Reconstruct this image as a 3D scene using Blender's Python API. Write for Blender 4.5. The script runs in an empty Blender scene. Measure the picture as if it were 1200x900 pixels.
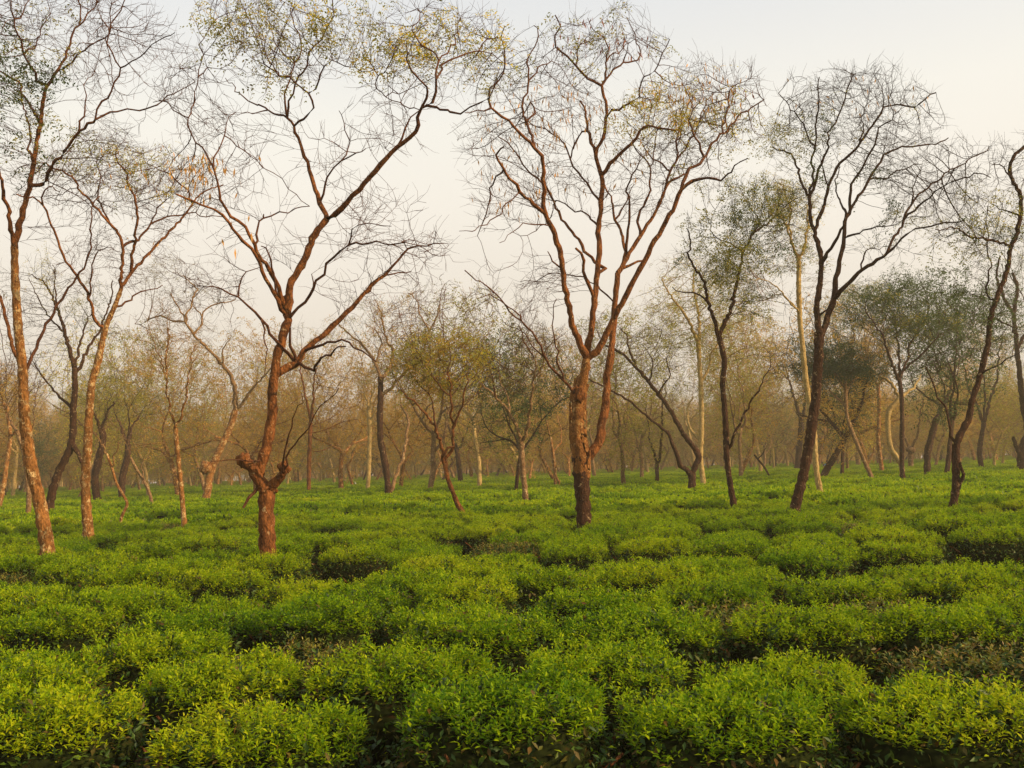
import bpy, math, random
import numpy as np
from mathutils import Matrix, Vector

S = bpy.context.scene
COL = S.collection
R = math.radians

# ------------------------------------------------------------------ camera
FPX = 1130.0            # focal length in photo pixels (photo 1200 x 900)
TOP = 0.80              # height of the plucked tea surface
CAMZ = 1.95
PITCH = math.atan(97 / FPX)
ROLL = R(1.9)
R0 = np.array([1.0, 0, 0])
F0 = np.array([0, math.cos(PITCH), math.sin(PITCH)])
U0 = np.cross(R0, F0)
CR = R0 * math.cos(ROLL) - U0 * math.sin(ROLL)
CU = R0 * math.sin(ROLL) + U0 * math.cos(ROLL)
CP = np.array([0, 0, CAMZ])
cam = bpy.data.cameras.new("camera")
cam.lens = 36 * FPX / 1200
cam.sensor_width = 36
cam.clip_start = 0.1
cam.clip_end = 3000
co = bpy.data.objects.new("camera", cam)
COL.objects.link(co)
co.matrix_world = Matrix(((CR[0], CU[0], -F0[0], CP[0]), (CR[1], CU[1], -F0[1], CP[1]),
                          (CR[2], CU[2], -F0[2], CP[2]), (0, 0, 0, 1)))
S.camera = co

# ------------------------------------------------------------------ world, sun, exposure
SUN_EL, SUN_AZ = R(25), R(112)      # azimuth clockwise from +Y: from the right
w = bpy.data.worlds.new("World")
S.world = w
w.use_nodes = True
nt = w.node_tree
nt.nodes.clear()
out = nt.nodes.new("ShaderNodeOutputWorld")
bg = nt.nodes.new("ShaderNodeBackground")
sky = nt.nodes.new("ShaderNodeTexSky")
sky.sky_type = 'NISHITA'
sky.sun_disc = False
sky.sun_elevation = SUN_EL
sky.sun_rotation = SUN_AZ
sky.air_density = 1.5
sky.dust_density = 6
tc = nt.nodes.new("ShaderNodeTexCoord")
sep = nt.nodes.new("ShaderNodeSeparateXYZ")
ramp = nt.nodes.new("ShaderNodeValToRGB")
els = ramp.color_ramp.elements
els[0].position = 0.0
els[0].color = (0.76, 0.68, 0.58, 1)
els[1].position = 1.0
els[1].color = (0.55, 0.57, 0.58, 1)
for p, c in ((0.06, (0.72, 0.645, 0.54, 1)), (0.16, (0.84, 0.765, 0.66, 1)), (0.27, (0.90, 0.845, 0.75, 1)),
             (0.34, (0.89, 0.86, 0.78, 1)), (0.44, (0.76, 0.77, 0.77, 1)), (0.58, (0.64, 0.66, 0.68, 1))):
    e = els.new(p)
    e.color = c
mx = nt.nodes.new("ShaderNodeMix")
mx.data_type = 'RGBA'
mx.inputs[0].default_value = 0.95
ml = nt.nodes.new("ShaderNodeVectorMath")
ml.operation = 'SCALE'
ml.inputs[3].default_value = 10.0
nt.links.new(tc.outputs['Generated'], sep.inputs[0])
nt.links.new(sep.outputs['Z'], ramp.inputs[0])
nz0 = nt.nodes.new("ShaderNodeTexNoise")
nz0.inputs['Scale'].default_value = 2.2
nz0.inputs['Detail'].default_value = 5
mr0 = nt.nodes.new("ShaderNodeMapRange")
mr0.inputs[3].default_value = 0.94
mr0.inputs[4].default_value = 1.06
vm0 = nt.nodes.new("ShaderNodeVectorMath")
vm0.operation = 'SCALE'
nt.links.new(tc.outputs['Generated'], nz0.inputs[0])
nt.links.new(nz0.outputs[0], mr0.inputs[0])
nt.links.new(ramp.outputs[0], vm0.inputs[0])
nt.links.new(mr0.outputs[0], vm0.inputs[3])
nt.links.new(vm0.outputs[0], ml.inputs[0])
nt.links.new(sky.outputs[0], mx.inputs[6])
nt.links.new(ml.outputs[0], mx.inputs[7])
nt.links.new(mx.outputs[2], bg.inputs[0])
bg.inputs[1].default_value = 0.094
nt.links.new(bg.outputs[0], out.inputs[0])

sun = bpy.data.lights.new("sun", 'SUN')
sun.energy = 5.0
sun.angle = R(0.9)
sun.color = (1.0, 0.74, 0.44)
so = bpy.data.objects.new("sun", sun)
COL.objects.link(so)
sd = Vector((math.sin(SUN_AZ) * math.cos(SUN_EL), math.cos(SUN_AZ) * math.cos(SUN_EL), math.sin(SUN_EL)))
so.rotation_euler = sd.to_track_quat('Z', 'Y').to_euler()
so.location = (20, -20, 30)

S.view_settings.view_transform = 'Standard'
S.view_settings.look = 'None'
S.view_settings.exposure = 0.25
S.view_settings.gamma = 1
S.render.engine = 'CYCLES'
S.cycles.volume_step_rate = 4
S.cycles.max_bounces = 6
S.cycles.volume_bounces = 1
S.cycles.transparent_max_bounces = 8

HAZE = 0.0014


# ------------------------------------------------------------------ helpers
def ray(u, v):
    return F0 + CR * ((u - 600) / FPX) + CU * (-(v - 450) / FPX)


def at(u, v, Y):
    r = ray(u, v)
    return CP + r * (Y / r[1])


def on_tea(u, v, z=TOP):
    r = ray(u, v)
    return CP + r * ((z - CAMZ) / r[2])


def proj(p):
    d = np.asarray(p, float) - CP
    zc = d @ F0
    return 600 + FPX * (d @ CR) / zc, 450 - FPX * (d @ CU) / zc


def tag(o, label=None, cat=None, group=None, kind=None):
    if label: o['label'] = label
    if cat: o['category'] = cat
    if group: o['group'] = group
    if kind: o['kind'] = kind
    return o


def empty(name, loc, rz=0, sc=1.0):
    o = bpy.data.objects.new(name, None)
    COL.objects.link(o)
    o.location = loc
    o.rotation_euler = (0, 0, rz)
    o.scale = (sc, sc, sc)
    o.empty_display_size = 0.3
    return o


def mesh_np(name, V, Q, mats, midx=None, smooth=False):
    V = np.ascontiguousarray(V, dtype=np.float32)
    Q = np.ascontiguousarray(Q, dtype=np.int32)
    me = bpy.data.meshes.new(name)
    n, k = Q.shape
    me.vertices.add(len(V))
    me.vertices.foreach_set('co', V.ravel())
    me.loops.add(n * k)
    me.loops.foreach_set('vertex_index', Q.ravel())
    me.polygons.add(n)
    me.polygons.foreach_set('loop_start', np.arange(0, n * k, k, dtype=np.int32))
    if midx is not None:
        me.polygons.foreach_set('material_index', np.ascontiguousarray(midx, dtype=np.int32))
    if smooth:
        me.polygons.foreach_set('use_smooth', np.ones(n, dtype=bool))
    me.update(calc_edges=True)
    for m in (mats if isinstance(mats, (list, tuple)) else [mats]):
        me.materials.append(m)
    return me


def link(name, me, parent=None, loc=None):
    o = bpy.data.objects.new(name, me)
    COL.objects.link(o)
    if parent: o.parent = parent
    if loc is not None: o.location = loc
    return o


def nrm(a):
    return a / np.maximum(np.linalg.norm(a, axis=-1, keepdims=True), 1e-9)


def tubes(pos, par, rad, sides, rough=0.0, seed=0.0):
    """one mesh of tubes along a tree of nodes; par[i] < i, roots have par -1"""
    N = len(pos)
    has = np.where(par >= 0)[0]
    order = has[np.argsort(rad[has], kind='stable')]
    main = np.full(N, -1)
    main[par[order]] = order
    tin = np.zeros((N, 3))
    tin[has] = nrm(pos[has] - pos[par[has]])
    hm = np.where(main >= 0)[0]
    tout = np.zeros((N, 3))
    tout[hm] = nrm(pos[main[hm]] - pos[hm])
    t = nrm(tin + tout + 1e-6)
    side = has[main[par[has]] != has]
    P = np.vstack([pos, pos[par[side]]])
    T = np.vstack([t, nrm(pos[side] - pos[par[side]])])
    Rr = np.concatenate([rad, rad[side] * 1.1])
    ref = np.tile(np.array([0.83, -0.55, 0.05]), (len(P), 1))
    bad = np.abs((nrm(ref) * T).sum(1)) > 0.93
    ref[bad] = (0.1, 0.2, 0.97)
    u = nrm(np.cross(T, ref))
    v = np.cross(T, u)
    a = np.arange(sides) * 2 * np.pi / sides
    ring = u[:, None] * np.cos(a)[None, :, None] + v[:, None] * np.sin(a)[None, :, None]
    rr = np.repeat(Rr[:, None], sides, 1)
    if rough:
        q = P[:, None] + ring * 0.12
        n = (0.8 * np.sin(q[..., 0] * 17 + seed) * np.sin(q[..., 2] * 4 + seed * 2) + 0.7 * np.sin(q[..., 1] * 21 + q[..., 2] * 3)
             + 0.7 * np.sin(q[..., 0] * 43 + q[..., 2] * 31 + seed) + 0.6 * np.sin(q[..., 2] * 57 + q[..., 1] * 37))
        rr = rr * (1 + rough * n)
    V = (P[:, None] + ring * rr[..., None]).reshape(-1, 3)
    start = par[has].copy()
    dup = {int(c): N + i for i, c in enumerate(side)}
    st = np.array([dup.get(int(c), int(p)) for c, p in zip(has, start)])
    k = np.arange(sides)
    k2 = (k + 1) % sides
    Q = np.stack([st[:, None] * sides + k, st[:, None] * sides + k2, has[:, None] * sides + k2, has[:, None] * sides + k], -1)
    return V, Q.reshape(-1, 4)


def quads_to(V, Q):
    return V.reshape(-1, 3), Q.reshape(-1, 4)


def leaf_quads(c, d, n, L, W):
    """flat quads: centre-base c, along d, normal n, length L, width W -> pointed leaf (rhombus)"""
    d = nrm(d)
    s = nrm(np.cross(d, n))
    L = np.asarray(L)[:, None]
    W = np.asarray(W)[:, None]
    m = c + d * L * 0.45
    V = np.stack([c, m + s * W * 0.5, c + d * L, m - s * W * 0.5], 1)
    Q = np.arange(len(c) * 4).reshape(-1, 4)
    return V.reshape(-1, 3), Q


def fronds(rs, base, dirs, size, pairs=4, lf=0.055, wf=0.022):
    """feathery compound leaves at the base points"""
    n = len(base)
    d = nrm(dirs)
    up = nrm(rs.normal(size=(n, 3)) * 0.45 + np.array([0, 0, 1.0]))
    s = nrm(np.cross(d, up))
    nn = np.cross(s, d)
    C, D, NN, LL, WW = [], [], [], [], []
    for i in range(pairs):
        f = (i + 0.6) / pairs
        p = base + d * (size * f)[:, None] - np.array([0, 0, 1]) * (size * f * f * 0.35)[:, None]
        for sg in (-1, 1):
            C.append(p + rs.normal(size=(n, 3)) * 0.006)
            D.append(s * sg + d * 0.55 + rs.normal(size=(n, 3)) * 0.25 - np.array([0, 0, 0.25]))
            NN.append(nn + rs.normal(size=(n, 3)) * 0.3)
            LL.append(size / 0.22 * lf * rs.uniform(0.7, 1.25, n) * (1.15 - 0.5 * f))
            WW.append(size / 0.22 * wf * rs.uniform(0.8, 1.2, n))
    return leaf_quads(np.vstack(C), np.vstack(D), np.vstack(NN), np.concatenate(LL), np.concatenate(WW))


def colonize(rs, pos, par, att, step, di, dk, iters, wig=0.35, trop=(0, 0, 0.08), lim=3):
    pos = list(map(np.asarray, pos))
    par = list(par)
    P = np.array(pos)
    near = np.zeros(len(att), int)
    dist = np.full(len(att), 1e9)

    def upd(i0):
        NP = np.array(pos[i0:])
        if len(NP) == 0: return
        for a in range(0, len(att), 2000):
            b = slice(a, a + 2000)
            d = np.linalg.norm(att[b][:, None] - NP[None], axis=2)
            j = d.argmin(1)
            m = d[np.arange(len(j)), j]
            better = m < dist[b]
            dd = dist[b]; nn_ = near[b]
            dd[better] = m[better]; nn_[better] = j[better] + i0
            dist[b] = dd; near[b] = nn_
    upd(0)
    kids = {}
    mom = [None] * len(pos)
    trop = np.array(trop)
    for it in range(iters):
        keep = dist > dk
        att, dist, near = att[keep], dist[keep], near[keep]
        if len(att) == 0: break
        act = dist < di
        if not act.any(): break
        ids = near[act]
        d = nrm(att[act] - np.array([pos[i] for i in ids]))
        uq, inv = np.unique(ids, return_inverse=True)
        sm = np.zeros((len(uq), 3))
        np.add.at(sm, inv, d)
        i0 = len(pos)
        dv = nrm(nrm(sm) + trop + rs.normal(size=sm.shape) * wig)
        for i, vv in zip(uq, dv):
            if kids.get(i, 0) >= lim: continue
            if mom[i] is not None and kids.get(i, 0) == 0:
                vv = vv + mom[i] * 0.9
                vv = vv / (np.linalg.norm(vv) + 1e-9)
            kids[i] = kids.get(i, 0) + 1
            pos.append(pos[i] + vv * step)
            par.append(int(i))
            mom.append(vv)
        if len(pos) == i0: break
        upd(i0)
    return np.array(pos), np.array(par)


def blob(rs, c, r, n, hollow=0.0):
    q = nrm(rs.normal(size=(n, 3)))
    rad = rs.uniform(hollow ** 3, 1, n) ** (1 / 3)
    return np.asarray(c) + q * rad[:, None] * np.asarray(r)


# ------------------------------------------------------------------ materials
def mat(name):
    m = bpy.data.materials.new(name)
    m.use_nodes = True
    return m, m.node_tree, m.node_tree.nodes['Principled BSDF']


def N(t, kind, **kw):
    n = t.nodes.new(kind)
    for k, v in kw.items(): setattr(n, k, v)
    return n


def ramp_node(t, stops):
    r = N(t, 'ShaderNodeValToRGB')
    e = r.color_ramp.elements
    e[0].position, e[0].color = stops[0][0], (*stops[0][1], 1)
    e[1].position, e[1].color = stops[-1][0], (*stops[-1][1], 1)
    for p, c in stops[1:-1]:
        x = e.new(p)
        x.color = (*c, 1)
    return r


def bark(name, dark, light, patch, amount=0.60, scale=1.0, pscale=11):
    m, t, b = mat(name)
    g = N(t, 'ShaderNodeNewGeometry')
    mp = N(t, 'ShaderNodeMapping')
    mp.inputs['Scale'].default_value = (scale, scale, scale * 0.45)
    t.links.new(g.outputs['Position'], mp.inputs[0])
    n1 = N(t, 'ShaderNodeTexNoise')
    n1.inputs['Scale'].default_value = 9
    n1.inputs['Detail'].default_value = 6
    n1.inputs['Roughness'].default_value = 0.7
    t.links.new(mp.outputs[0], n1.inputs[0])
    r1 = ramp_node(t, [(0.3, dark), (0.7, light)])
    t.links.new(n1.outputs[0], r1.inputs[0])
    n2 = N(t, 'ShaderNodeTexNoise')
    n2.inputs['Scale'].default_value = pscale
    n2.inputs['Detail'].default_value = 7
    n2.inputs['Roughness'].default_value = 0.75
    n2.inputs['Distortion'].default_value = 0.6
    t.links.new(g.outputs['Position'], n2.inputs[0])
    r2 = ramp_node(t, [(amount, (0, 0, 0)), (amount + 0.05, (1, 1, 1))])
    t.links.new(n2.outputs[0], r2.inputs[0])
    mxx = N(t, 'ShaderNodeMix', data_type='RGBA')
    t.links.new(r2.outputs[0], mxx.inputs[0])
    t.links.new(r1.outputs[0], mxx.inputs[6])
    mxx.inputs[7].default_value = (*patch, 1)
    # long cracks between the bark plates
    mp2 = N(t, 'ShaderNodeMapping')
    mp2.inputs['Scale'].default_value = (1, 1, 0.3)
    wob = N(t, 'ShaderNodeMix', data_type='RGBA', blend_type='ADD')
    wob.inputs[0].default_value = 0.12
    t.links.new(g.outputs['Position'], wob.inputs[6])
    t.links.new(n1.outputs[1], wob.inputs[7])
    t.links.new(wob.outputs[2], mp2.inputs[0])
    vc = N(t, 'ShaderNodeTexVoronoi', feature='DISTANCE_TO_EDGE')
    vc.inputs['Scale'].default_value = 20
    t.links.new(mp2.outputs[0], vc.inputs[0])
    cr = ramp_node(t, [(0.0, (0.30, 0.26, 0.24)), (0.09, (1, 1, 1))])
    t.links.new(vc.outputs['Distance'], cr.inputs[0])
    mcr = N(t, 'ShaderNodeMix', data_type='RGBA', blend_type='MULTIPLY')
    mcr.inputs[0].default_value = 0.75
    t.links.new(mxx.outputs[2], mcr.inputs[6])
    t.links.new(cr.outputs[0], mcr.inputs[7])
    t.links.new(mcr.outputs[2], b.inputs['Base Color'])
    b.inputs['Roughness'].default_value = 0.9
    b.inputs['Specular IOR Level'].default_value = 0.15
    w1 = N(t, 'ShaderNodeTexNoise')
    w1.inputs['Scale'].default_value = 28
    w1.inputs['Detail'].default_value = 5
    t.links.new(mp.outputs[0], w1.inputs[0])
    bp = N(t, 'ShaderNodeBump')
    bp.inputs['Strength'].default_value = 0.9
    bp.inputs['Distance'].default_value = 0.06
    t.links.new(w1.outputs[0], bp.inputs['Height'])
    t.links.new(bp.outputs[0], b.inputs['Normal'])
    return m


def leafmat(name, cols, trans=0.35, field=False, rough=0.55, spec=0.3):
    """each leaf its own shade out of cols; field: the flush also varies slowly over the field"""
    m, t, b = mat(name)
    g = N(t, 'ShaderNodeNewGeometry')
    k = len(cols)
    r = ramp_node(t, [(i / (k - 1), c) for i, c in enumerate(cols)])
    src = g.outputs['Random Per Island']
    if field:
        nz = N(t, 'ShaderNodeTexNoise')
        nz.inputs['Scale'].default_value = 0.55
        nz.inputs['Detail'].default_value = 3
        t.links.new(g.outputs['Position'], nz.inputs[0])
        mm = N(t, 'ShaderNodeMath', operation='MULTIPLY_ADD')
        mm.inputs[1].default_value = 0.55
        t.links.new(src, mm.inputs[0])
        m2 = N(t, 'ShaderNodeMath', operation='MULTIPLY_ADD')
        m2.inputs[1].default_value = 1.0
        m2.inputs[2].default_value = -0.27
        t.links.new(nz.outputs[0], m2.inputs[0])
        t.links.new(m2.outputs[0], mm.inputs[2])
        src = mm.outputs[0]
    if field:
        oi_ = N(t, 'ShaderNodeObjectInfo')
        m3 = N(t, 'ShaderNodeMath', operation='MULTIPLY_ADD')
        m3.inputs[1].default_value = 0.16
        t.links.new(oi_.outputs['Random'], m3.inputs[0])
        t.links.new(src, m3.inputs[2])
        src = m3.outputs[0]
    t.links.new(src, r.inputs[0])
    t.links.new(r.outputs[0], b.inputs['Base Color'])
    b.inputs['Roughness'].default_value = rough
    b.inputs['Specular IOR Level'].default_value = spec
    tr = N(t, 'ShaderNodeBsdfTranslucent')
    hs = N(t, 'ShaderNodeHueSaturation')
    hs.inputs['Value'].default_value = 1.4
    t.links.new(r.outputs[0], hs.inputs['Color'])
    t.links.new(hs.outputs[0], tr.inputs[0])
    ms = N(t, 'ShaderNodeMixShader')
    ms.inputs[0].default_value = trans
    t.links.new(b.outputs[0], ms.inputs[1])
    t.links.new(tr.outputs[0], ms.inputs[2])
    t.links.new(ms.outputs[0], t.nodes['Material Output'].inputs[0])
    return m


BARK = {
    'red': bark('reddish_bark', (0.035, 0.012, 0.004), (0.33, 0.12, 0.032), (0.50, 0.33, 0.16), 0.60),
    'lit': bark('ochre_bark', (0.08, 0.032, 0.010), (0.44, 0.19, 0.048), (0.54, 0.36, 0.16), 0.53, 1, 8),
    'dark': bark('dark_bark', (0.022, 0.011, 0.006), (0.085, 0.036, 0.016), (0.38, 0.26, 0.13), 0.585),
    'pale': bark('pale_bark', (0.30, 0.19, 0.06), (0.56, 0.40, 0.16), (0.62, 0.50, 0.26), 0.6),
    'grey': bark('brown_grey_bark', (0.12, 0.06, 0.025), (0.34, 0.20, 0.09), (0.50, 0.36, 0.18), 0.55),
    'orange': bark('peeled_orange_bark', (0.10, 0.035, 0.012), (0.42, 0.18, 0.045), (0.52, 0.31, 0.11), 0.56, 2.0),
}
TWIG = {
    'red': bark('twig_bark', (0.06, 0.022, 0.012), (0.17, 0.07, 0.03), (0.3, 0.2, 0.1), 0.7),
    'dark': bark('dark_twig_bark', (0.022, 0.012, 0.008), (0.07, 0.036, 0.02), (0.2, 0.13, 0.08), 0.75),
    'tan': bark('tan_twig_bark', (0.2, 0.10, 0.04), (0.42, 0.25, 0.10), (0.4, 0.3, 0.15), 0.7),
}
LEAF = {
    'olive': leafmat('olive_leaf', [(0.13, 0.15, 0.018), (0.24, 0.24, 0.026), (0.34, 0.29, 0.032), (0.44, 0.33, 0.035)], 0.5),
    'yellow': leafmat('yellowing_leaf', [(0.28, 0.30, 0.03), (0.45, 0.40, 0.04), (0.60, 0.46, 0.04), (0.55, 0.32, 0.03)], 0.6),
    'green': leafmat('green_leaf', [(0.035, 0.065, 0.012), (0.06, 0.10, 0.018), (0.10, 0.13, 0.02)]),
    'dark': leafmat('dark_leaf', [(0.012, 0.035, 0.010), (0.022, 0.055, 0.014), (0.045, 0.08, 0.018)], 0.2),
    'grey': leafmat('greyish_leaf', [(0.13, 0.12, 0.03), (0.22, 0.19, 0.045), (0.30, 0.22, 0.05)]),
    'rust': leafmat('rusty_leaf', [(0.30, 0.21, 0.035), (0.46, 0.29, 0.045), (0.55, 0.27, 0.035), (0.34, 0.29, 0.04)], 0.5),
}
PODM = leafmat('seed_pod', [(0.45, 0.24, 0.06), (0.62, 0.30, 0.05), (0.50, 0.30, 0.12)], 0.3)
PODR = leafmat('brown_seed_pod', [(0.20, 0.07, 0.04), (0.30, 0.11, 0.06)], 0.2)

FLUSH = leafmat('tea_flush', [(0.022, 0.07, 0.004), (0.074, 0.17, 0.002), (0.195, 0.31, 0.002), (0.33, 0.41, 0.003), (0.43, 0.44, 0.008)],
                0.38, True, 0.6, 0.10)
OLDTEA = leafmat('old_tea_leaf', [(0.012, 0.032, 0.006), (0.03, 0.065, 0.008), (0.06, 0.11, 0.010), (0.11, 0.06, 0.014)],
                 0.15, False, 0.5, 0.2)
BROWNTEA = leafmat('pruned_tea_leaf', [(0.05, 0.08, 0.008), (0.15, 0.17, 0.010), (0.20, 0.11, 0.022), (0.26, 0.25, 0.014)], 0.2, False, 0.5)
HULLM, t, b = mat('tea_inner_light_blocker')  # dark shell added inside each bush so light does not leak through
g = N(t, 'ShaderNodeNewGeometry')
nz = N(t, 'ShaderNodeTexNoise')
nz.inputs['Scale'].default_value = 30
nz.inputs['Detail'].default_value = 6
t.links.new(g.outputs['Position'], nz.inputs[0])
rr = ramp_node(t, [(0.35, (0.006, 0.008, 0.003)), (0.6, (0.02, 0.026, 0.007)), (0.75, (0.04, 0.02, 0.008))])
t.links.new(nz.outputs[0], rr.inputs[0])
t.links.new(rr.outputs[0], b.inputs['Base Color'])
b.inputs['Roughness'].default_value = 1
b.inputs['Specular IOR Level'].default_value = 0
STEM = bark('tea_stem_bark', (0.10, 0.035, 0.012), (0.30, 0.12, 0.04), (0.45, 0.28, 0.12), 0.62, 3)

m, t, b = mat('soil')
g = N(t, 'ShaderNodeNewGeometry')
nz = N(t, 'ShaderNodeTexNoise')
nz.inputs['Scale'].default_value = 3
nz.inputs['Detail'].default_value = 8
t.links.new(g.outputs['Position'], nz.inputs[0])
rr = ramp_node(t, [(0.3, (0.03, 0.014, 0.007)), (0.55, (0.075, 0.035, 0.015)), (0.7, (0.06, 0.05, 0.018))])
t.links.new(nz.outputs[0], rr.inputs[0])
t.links.new(rr.outputs[0], b.inputs['Base Color'])
b.inputs['Roughness'].default_value = 1
SOIL = m

# ------------------------------------------------------------------ ground
gx = np.concatenate([np.linspace(-420, -30, 14), np.linspace(-24, 24, 60), np.linspace(30, 420, 14)])
gy = np.concatenate([np.linspace(-60, -6, 5), np.linspace(0, 40, 60), np.linspace(45, 420, 18)])
GX, GY = np.meshgrid(gx, gy)
GZ = 0.03 * np.sin(GX * 2.3) * np.sin(GY * 1.9) + 0.02 * np.sin(GX * 5.1 + GY * 4)
V = np.stack([GX, GY, GZ], -1).reshape(-1, 3)
nx, ny = len(gx), len(gy)
ii = (np.arange(ny - 1)[:, None] * nx + np.arange(nx - 1)[None]).ravel()
tag(link('ground', mesh_np('ground', V, np.stack([ii, ii + 1, ii + nx + 1, ii + nx], 1), SOIL, smooth=True)), kind='structure')

# ------------------------------------------------------------------ tea bushes
TOPZ = TOP


def dome(rs, n, a, b, side):
    """points and normals on a flat-topped bush; side: share of the points on the flanks"""
    k = int(n * side)
    th = rs.uniform(0, 2 * np.pi, n)
    rr = np.sqrt(rs.uniform(0, 1, n))
    rr[:k] = 1
    # superellipse outline
    q = (np.abs(np.cos(th)) ** 3.2 + np.abs(np.sin(th)) ** 3.2) ** (-1 / 3.2)
    x, y = np.cos(th) * q * rr, np.sin(th) * q * rr
    z = TOPZ - 0.10 * rr ** 5
    nx_, ny_, nz_ = x * rr ** 3 * 0.5, y * rr ** 3 * 0.5, np.ones(n)
    dep = rs.uniform(0, 1, k) ** 1.4
    z[:k] = TOPZ - 0.15 - 0.42 * dep
    x[:k] *= 1 - 0.18 * dep
    y[:k] *= 1 - 0.18 * dep
    nz_[:k] = 0.45
    nx_[:k] = x[:k]
    ny_[:k] = y[:k]
    lump = 0.034 * np.sin(x * 5.3 + a * 31) * np.sin(y * 4.7 + b * 17) + 0.022 * np.sin(x * 13 + 1) * np.sin(y * 11 + a * 7)
    P = np.stack([x * a, y * b, z + lump * 1.5], 1)
    return P, nrm(np.stack([nx_, ny_, nz_], 1)), k


def bush_leaves(seed, nshoot, leafL, fold=True, brown=False, nold=900):
    rs = np.random.RandomState(seed)
    a, b = rs.uniform(0.48, 0.60), rs.uniform(0.385, 0.45)
    P, Nn, k = dome(rs, nshoot, a, b, 0.09)
    P += Nn * rs.normal(size=(nshoot, 1)) * 0.024
    f1, f2, f3 = rs.uniform(0, 6.28, 3)
    pit = (np.sin(P[:, 0] * 8.5 + f1) * np.sin(P[:, 1] * 9.5 + f2) + 0.6 * np.sin(P[:, 0] * 17 + P[:, 1] * 9 + f3)
           + 0.5 * np.sin(P[:, 1] * 21 - P[:, 0] * 8 + f1))
    P[:, 2] += np.clip(pit, -1.2, 0.9) * 0.018
    gone = (pit < -0.62) & (rs.uniform(size=nshoot) < 0.8)
    P[gone, 2] -= 0.10
    tall = (rs.uniform(size=nshoot) < 0.10) & ~gone
    P[tall, 2] += rs.uniform(0.01, 0.05, tall.sum())
    Cs, Ds, Ns, Ls, Ws = [], [], [], [], []
    for j in range(5):
        ang = j * 2.4 + rs.uniform(0, 6.28, nshoot) * 0.15 + np.arange(nshoot)
        tilt = (0.25 if j == 0 else rs.uniform(0.65, 1.45, nshoot))
        hz = np.stack([np.cos(ang), np.sin(ang), np.zeros(nshoot)], 1)
        d = nrm(Nn * np.cos(tilt * 1.0)[..., None] if np.ndim(tilt) else Nn * math.cos(tilt))
        d = nrm(d * (np.cos(tilt)[:, None] if np.ndim(tilt) else math.cos(tilt)) +
                hz * (np.sin(tilt)[:, None] if np.ndim(tilt) else math.sin(tilt)))
        Cs.append(P - Nn * 0.012 * j)
        Ds.append(d)
        Ns.append(nrm(np.cross(np.cross(d, np.array([0, 0, 1.0])), d) + rs.normal(size=(nshoot, 3)) * 0.2))
        s = leafL * (0.6 if j == 0 else 1) * rs.uniform(0.75, 1.3, nshoot)
        Ls.append(s)
        Ws.append(s * rs.uniform(0.34, 0.46, nshoot))
    # older leaves under and round the flush
    P2, N2, k2 = dome(rs, nold, a * 0.985, b * 0.985, 0.62)
    P2 -= N2 * rs.uniform(0.0, 0.10, (nold, 1))
    d2 = nrm(rs.normal(size=(nold, 3)) * 0.8 + N2 * 0.5 + np.array([0, 0, -0.15]))
    Cs.append(P2); Ds.append(d2); Ns.append(nrm(N2 + rs.normal(size=(nold, 3)) * 0.5))
    s = leafL * rs.uniform(1.1, 1.7, nold)
    Ls.append(s); Ws.append(s * 0.42)
    # low growth between this bush and the next
    ns_ = nold // 4
    th = rs.uniform(0, 6.28, ns_)
    ex = (np.abs(np.cos(th)) ** 3.2 + np.abs(np.sin(th)) ** 3.2) ** (-1 / 3.2) * rs.uniform(0.93, 1.22, ns_)
    P3 = np.stack([np.cos(th) * ex * a, np.sin(th) * ex * b, TOPZ - rs.uniform(0.20, 0.48, ns_)], 1)
    Cs.append(P3); Ds.append(nrm(rs.normal(size=(ns_, 3)) + [0, 0, 0.3])); Ns.append(nrm(rs.normal(size=(ns_, 3)) * 0.5 + [0, 0, 1]))
    s = leafL * rs.uniform(1.0, 1.6, ns_)
    Ls.append(s); Ws.append(s * 0.42)
    C, D, NN, L, W = map(np.concatenate, (Cs, Ds, Ns, Ls, Ws))
    n = len(C)
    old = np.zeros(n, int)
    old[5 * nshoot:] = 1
    # low flank leaves get the mature colour, which also paints in their shade
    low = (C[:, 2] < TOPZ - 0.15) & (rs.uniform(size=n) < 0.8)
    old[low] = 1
    s = nrm(np.cross(D, NN))
    nn = np.cross(s, D)
    L = L[:, None]; W = W[:, None]
    if fold:
        mid = C + D * L * 0.45 - nn * L * 0.05
        tip = C + D * L - nn * L * 0.16
        V = np.stack([C, mid + s * W * 0.5 + nn * W * 0.22, tip, mid - s * W * 0.5 + nn * W * 0.22, mid], 1)
        idx = np.arange(n)[:, None] * 5
        T = np.stack([idx + [0, 1, 4], idx + [1, 2, 4], idx + [2, 3, 4], idx + [3, 0, 4]], 1).reshape(-1, 3)
        return V.reshape(-1, 3), T, np.repeat(old, 4), a, b
    mid = C + D * L * 0.45
    V = np.stack([C, mid + s * W * 0.5, C + D * L, mid - s * W * 0.5], 1)
    return V.reshape(-1, 3), np.arange(n * 4).reshape(-1, 4), old, a, b


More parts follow.
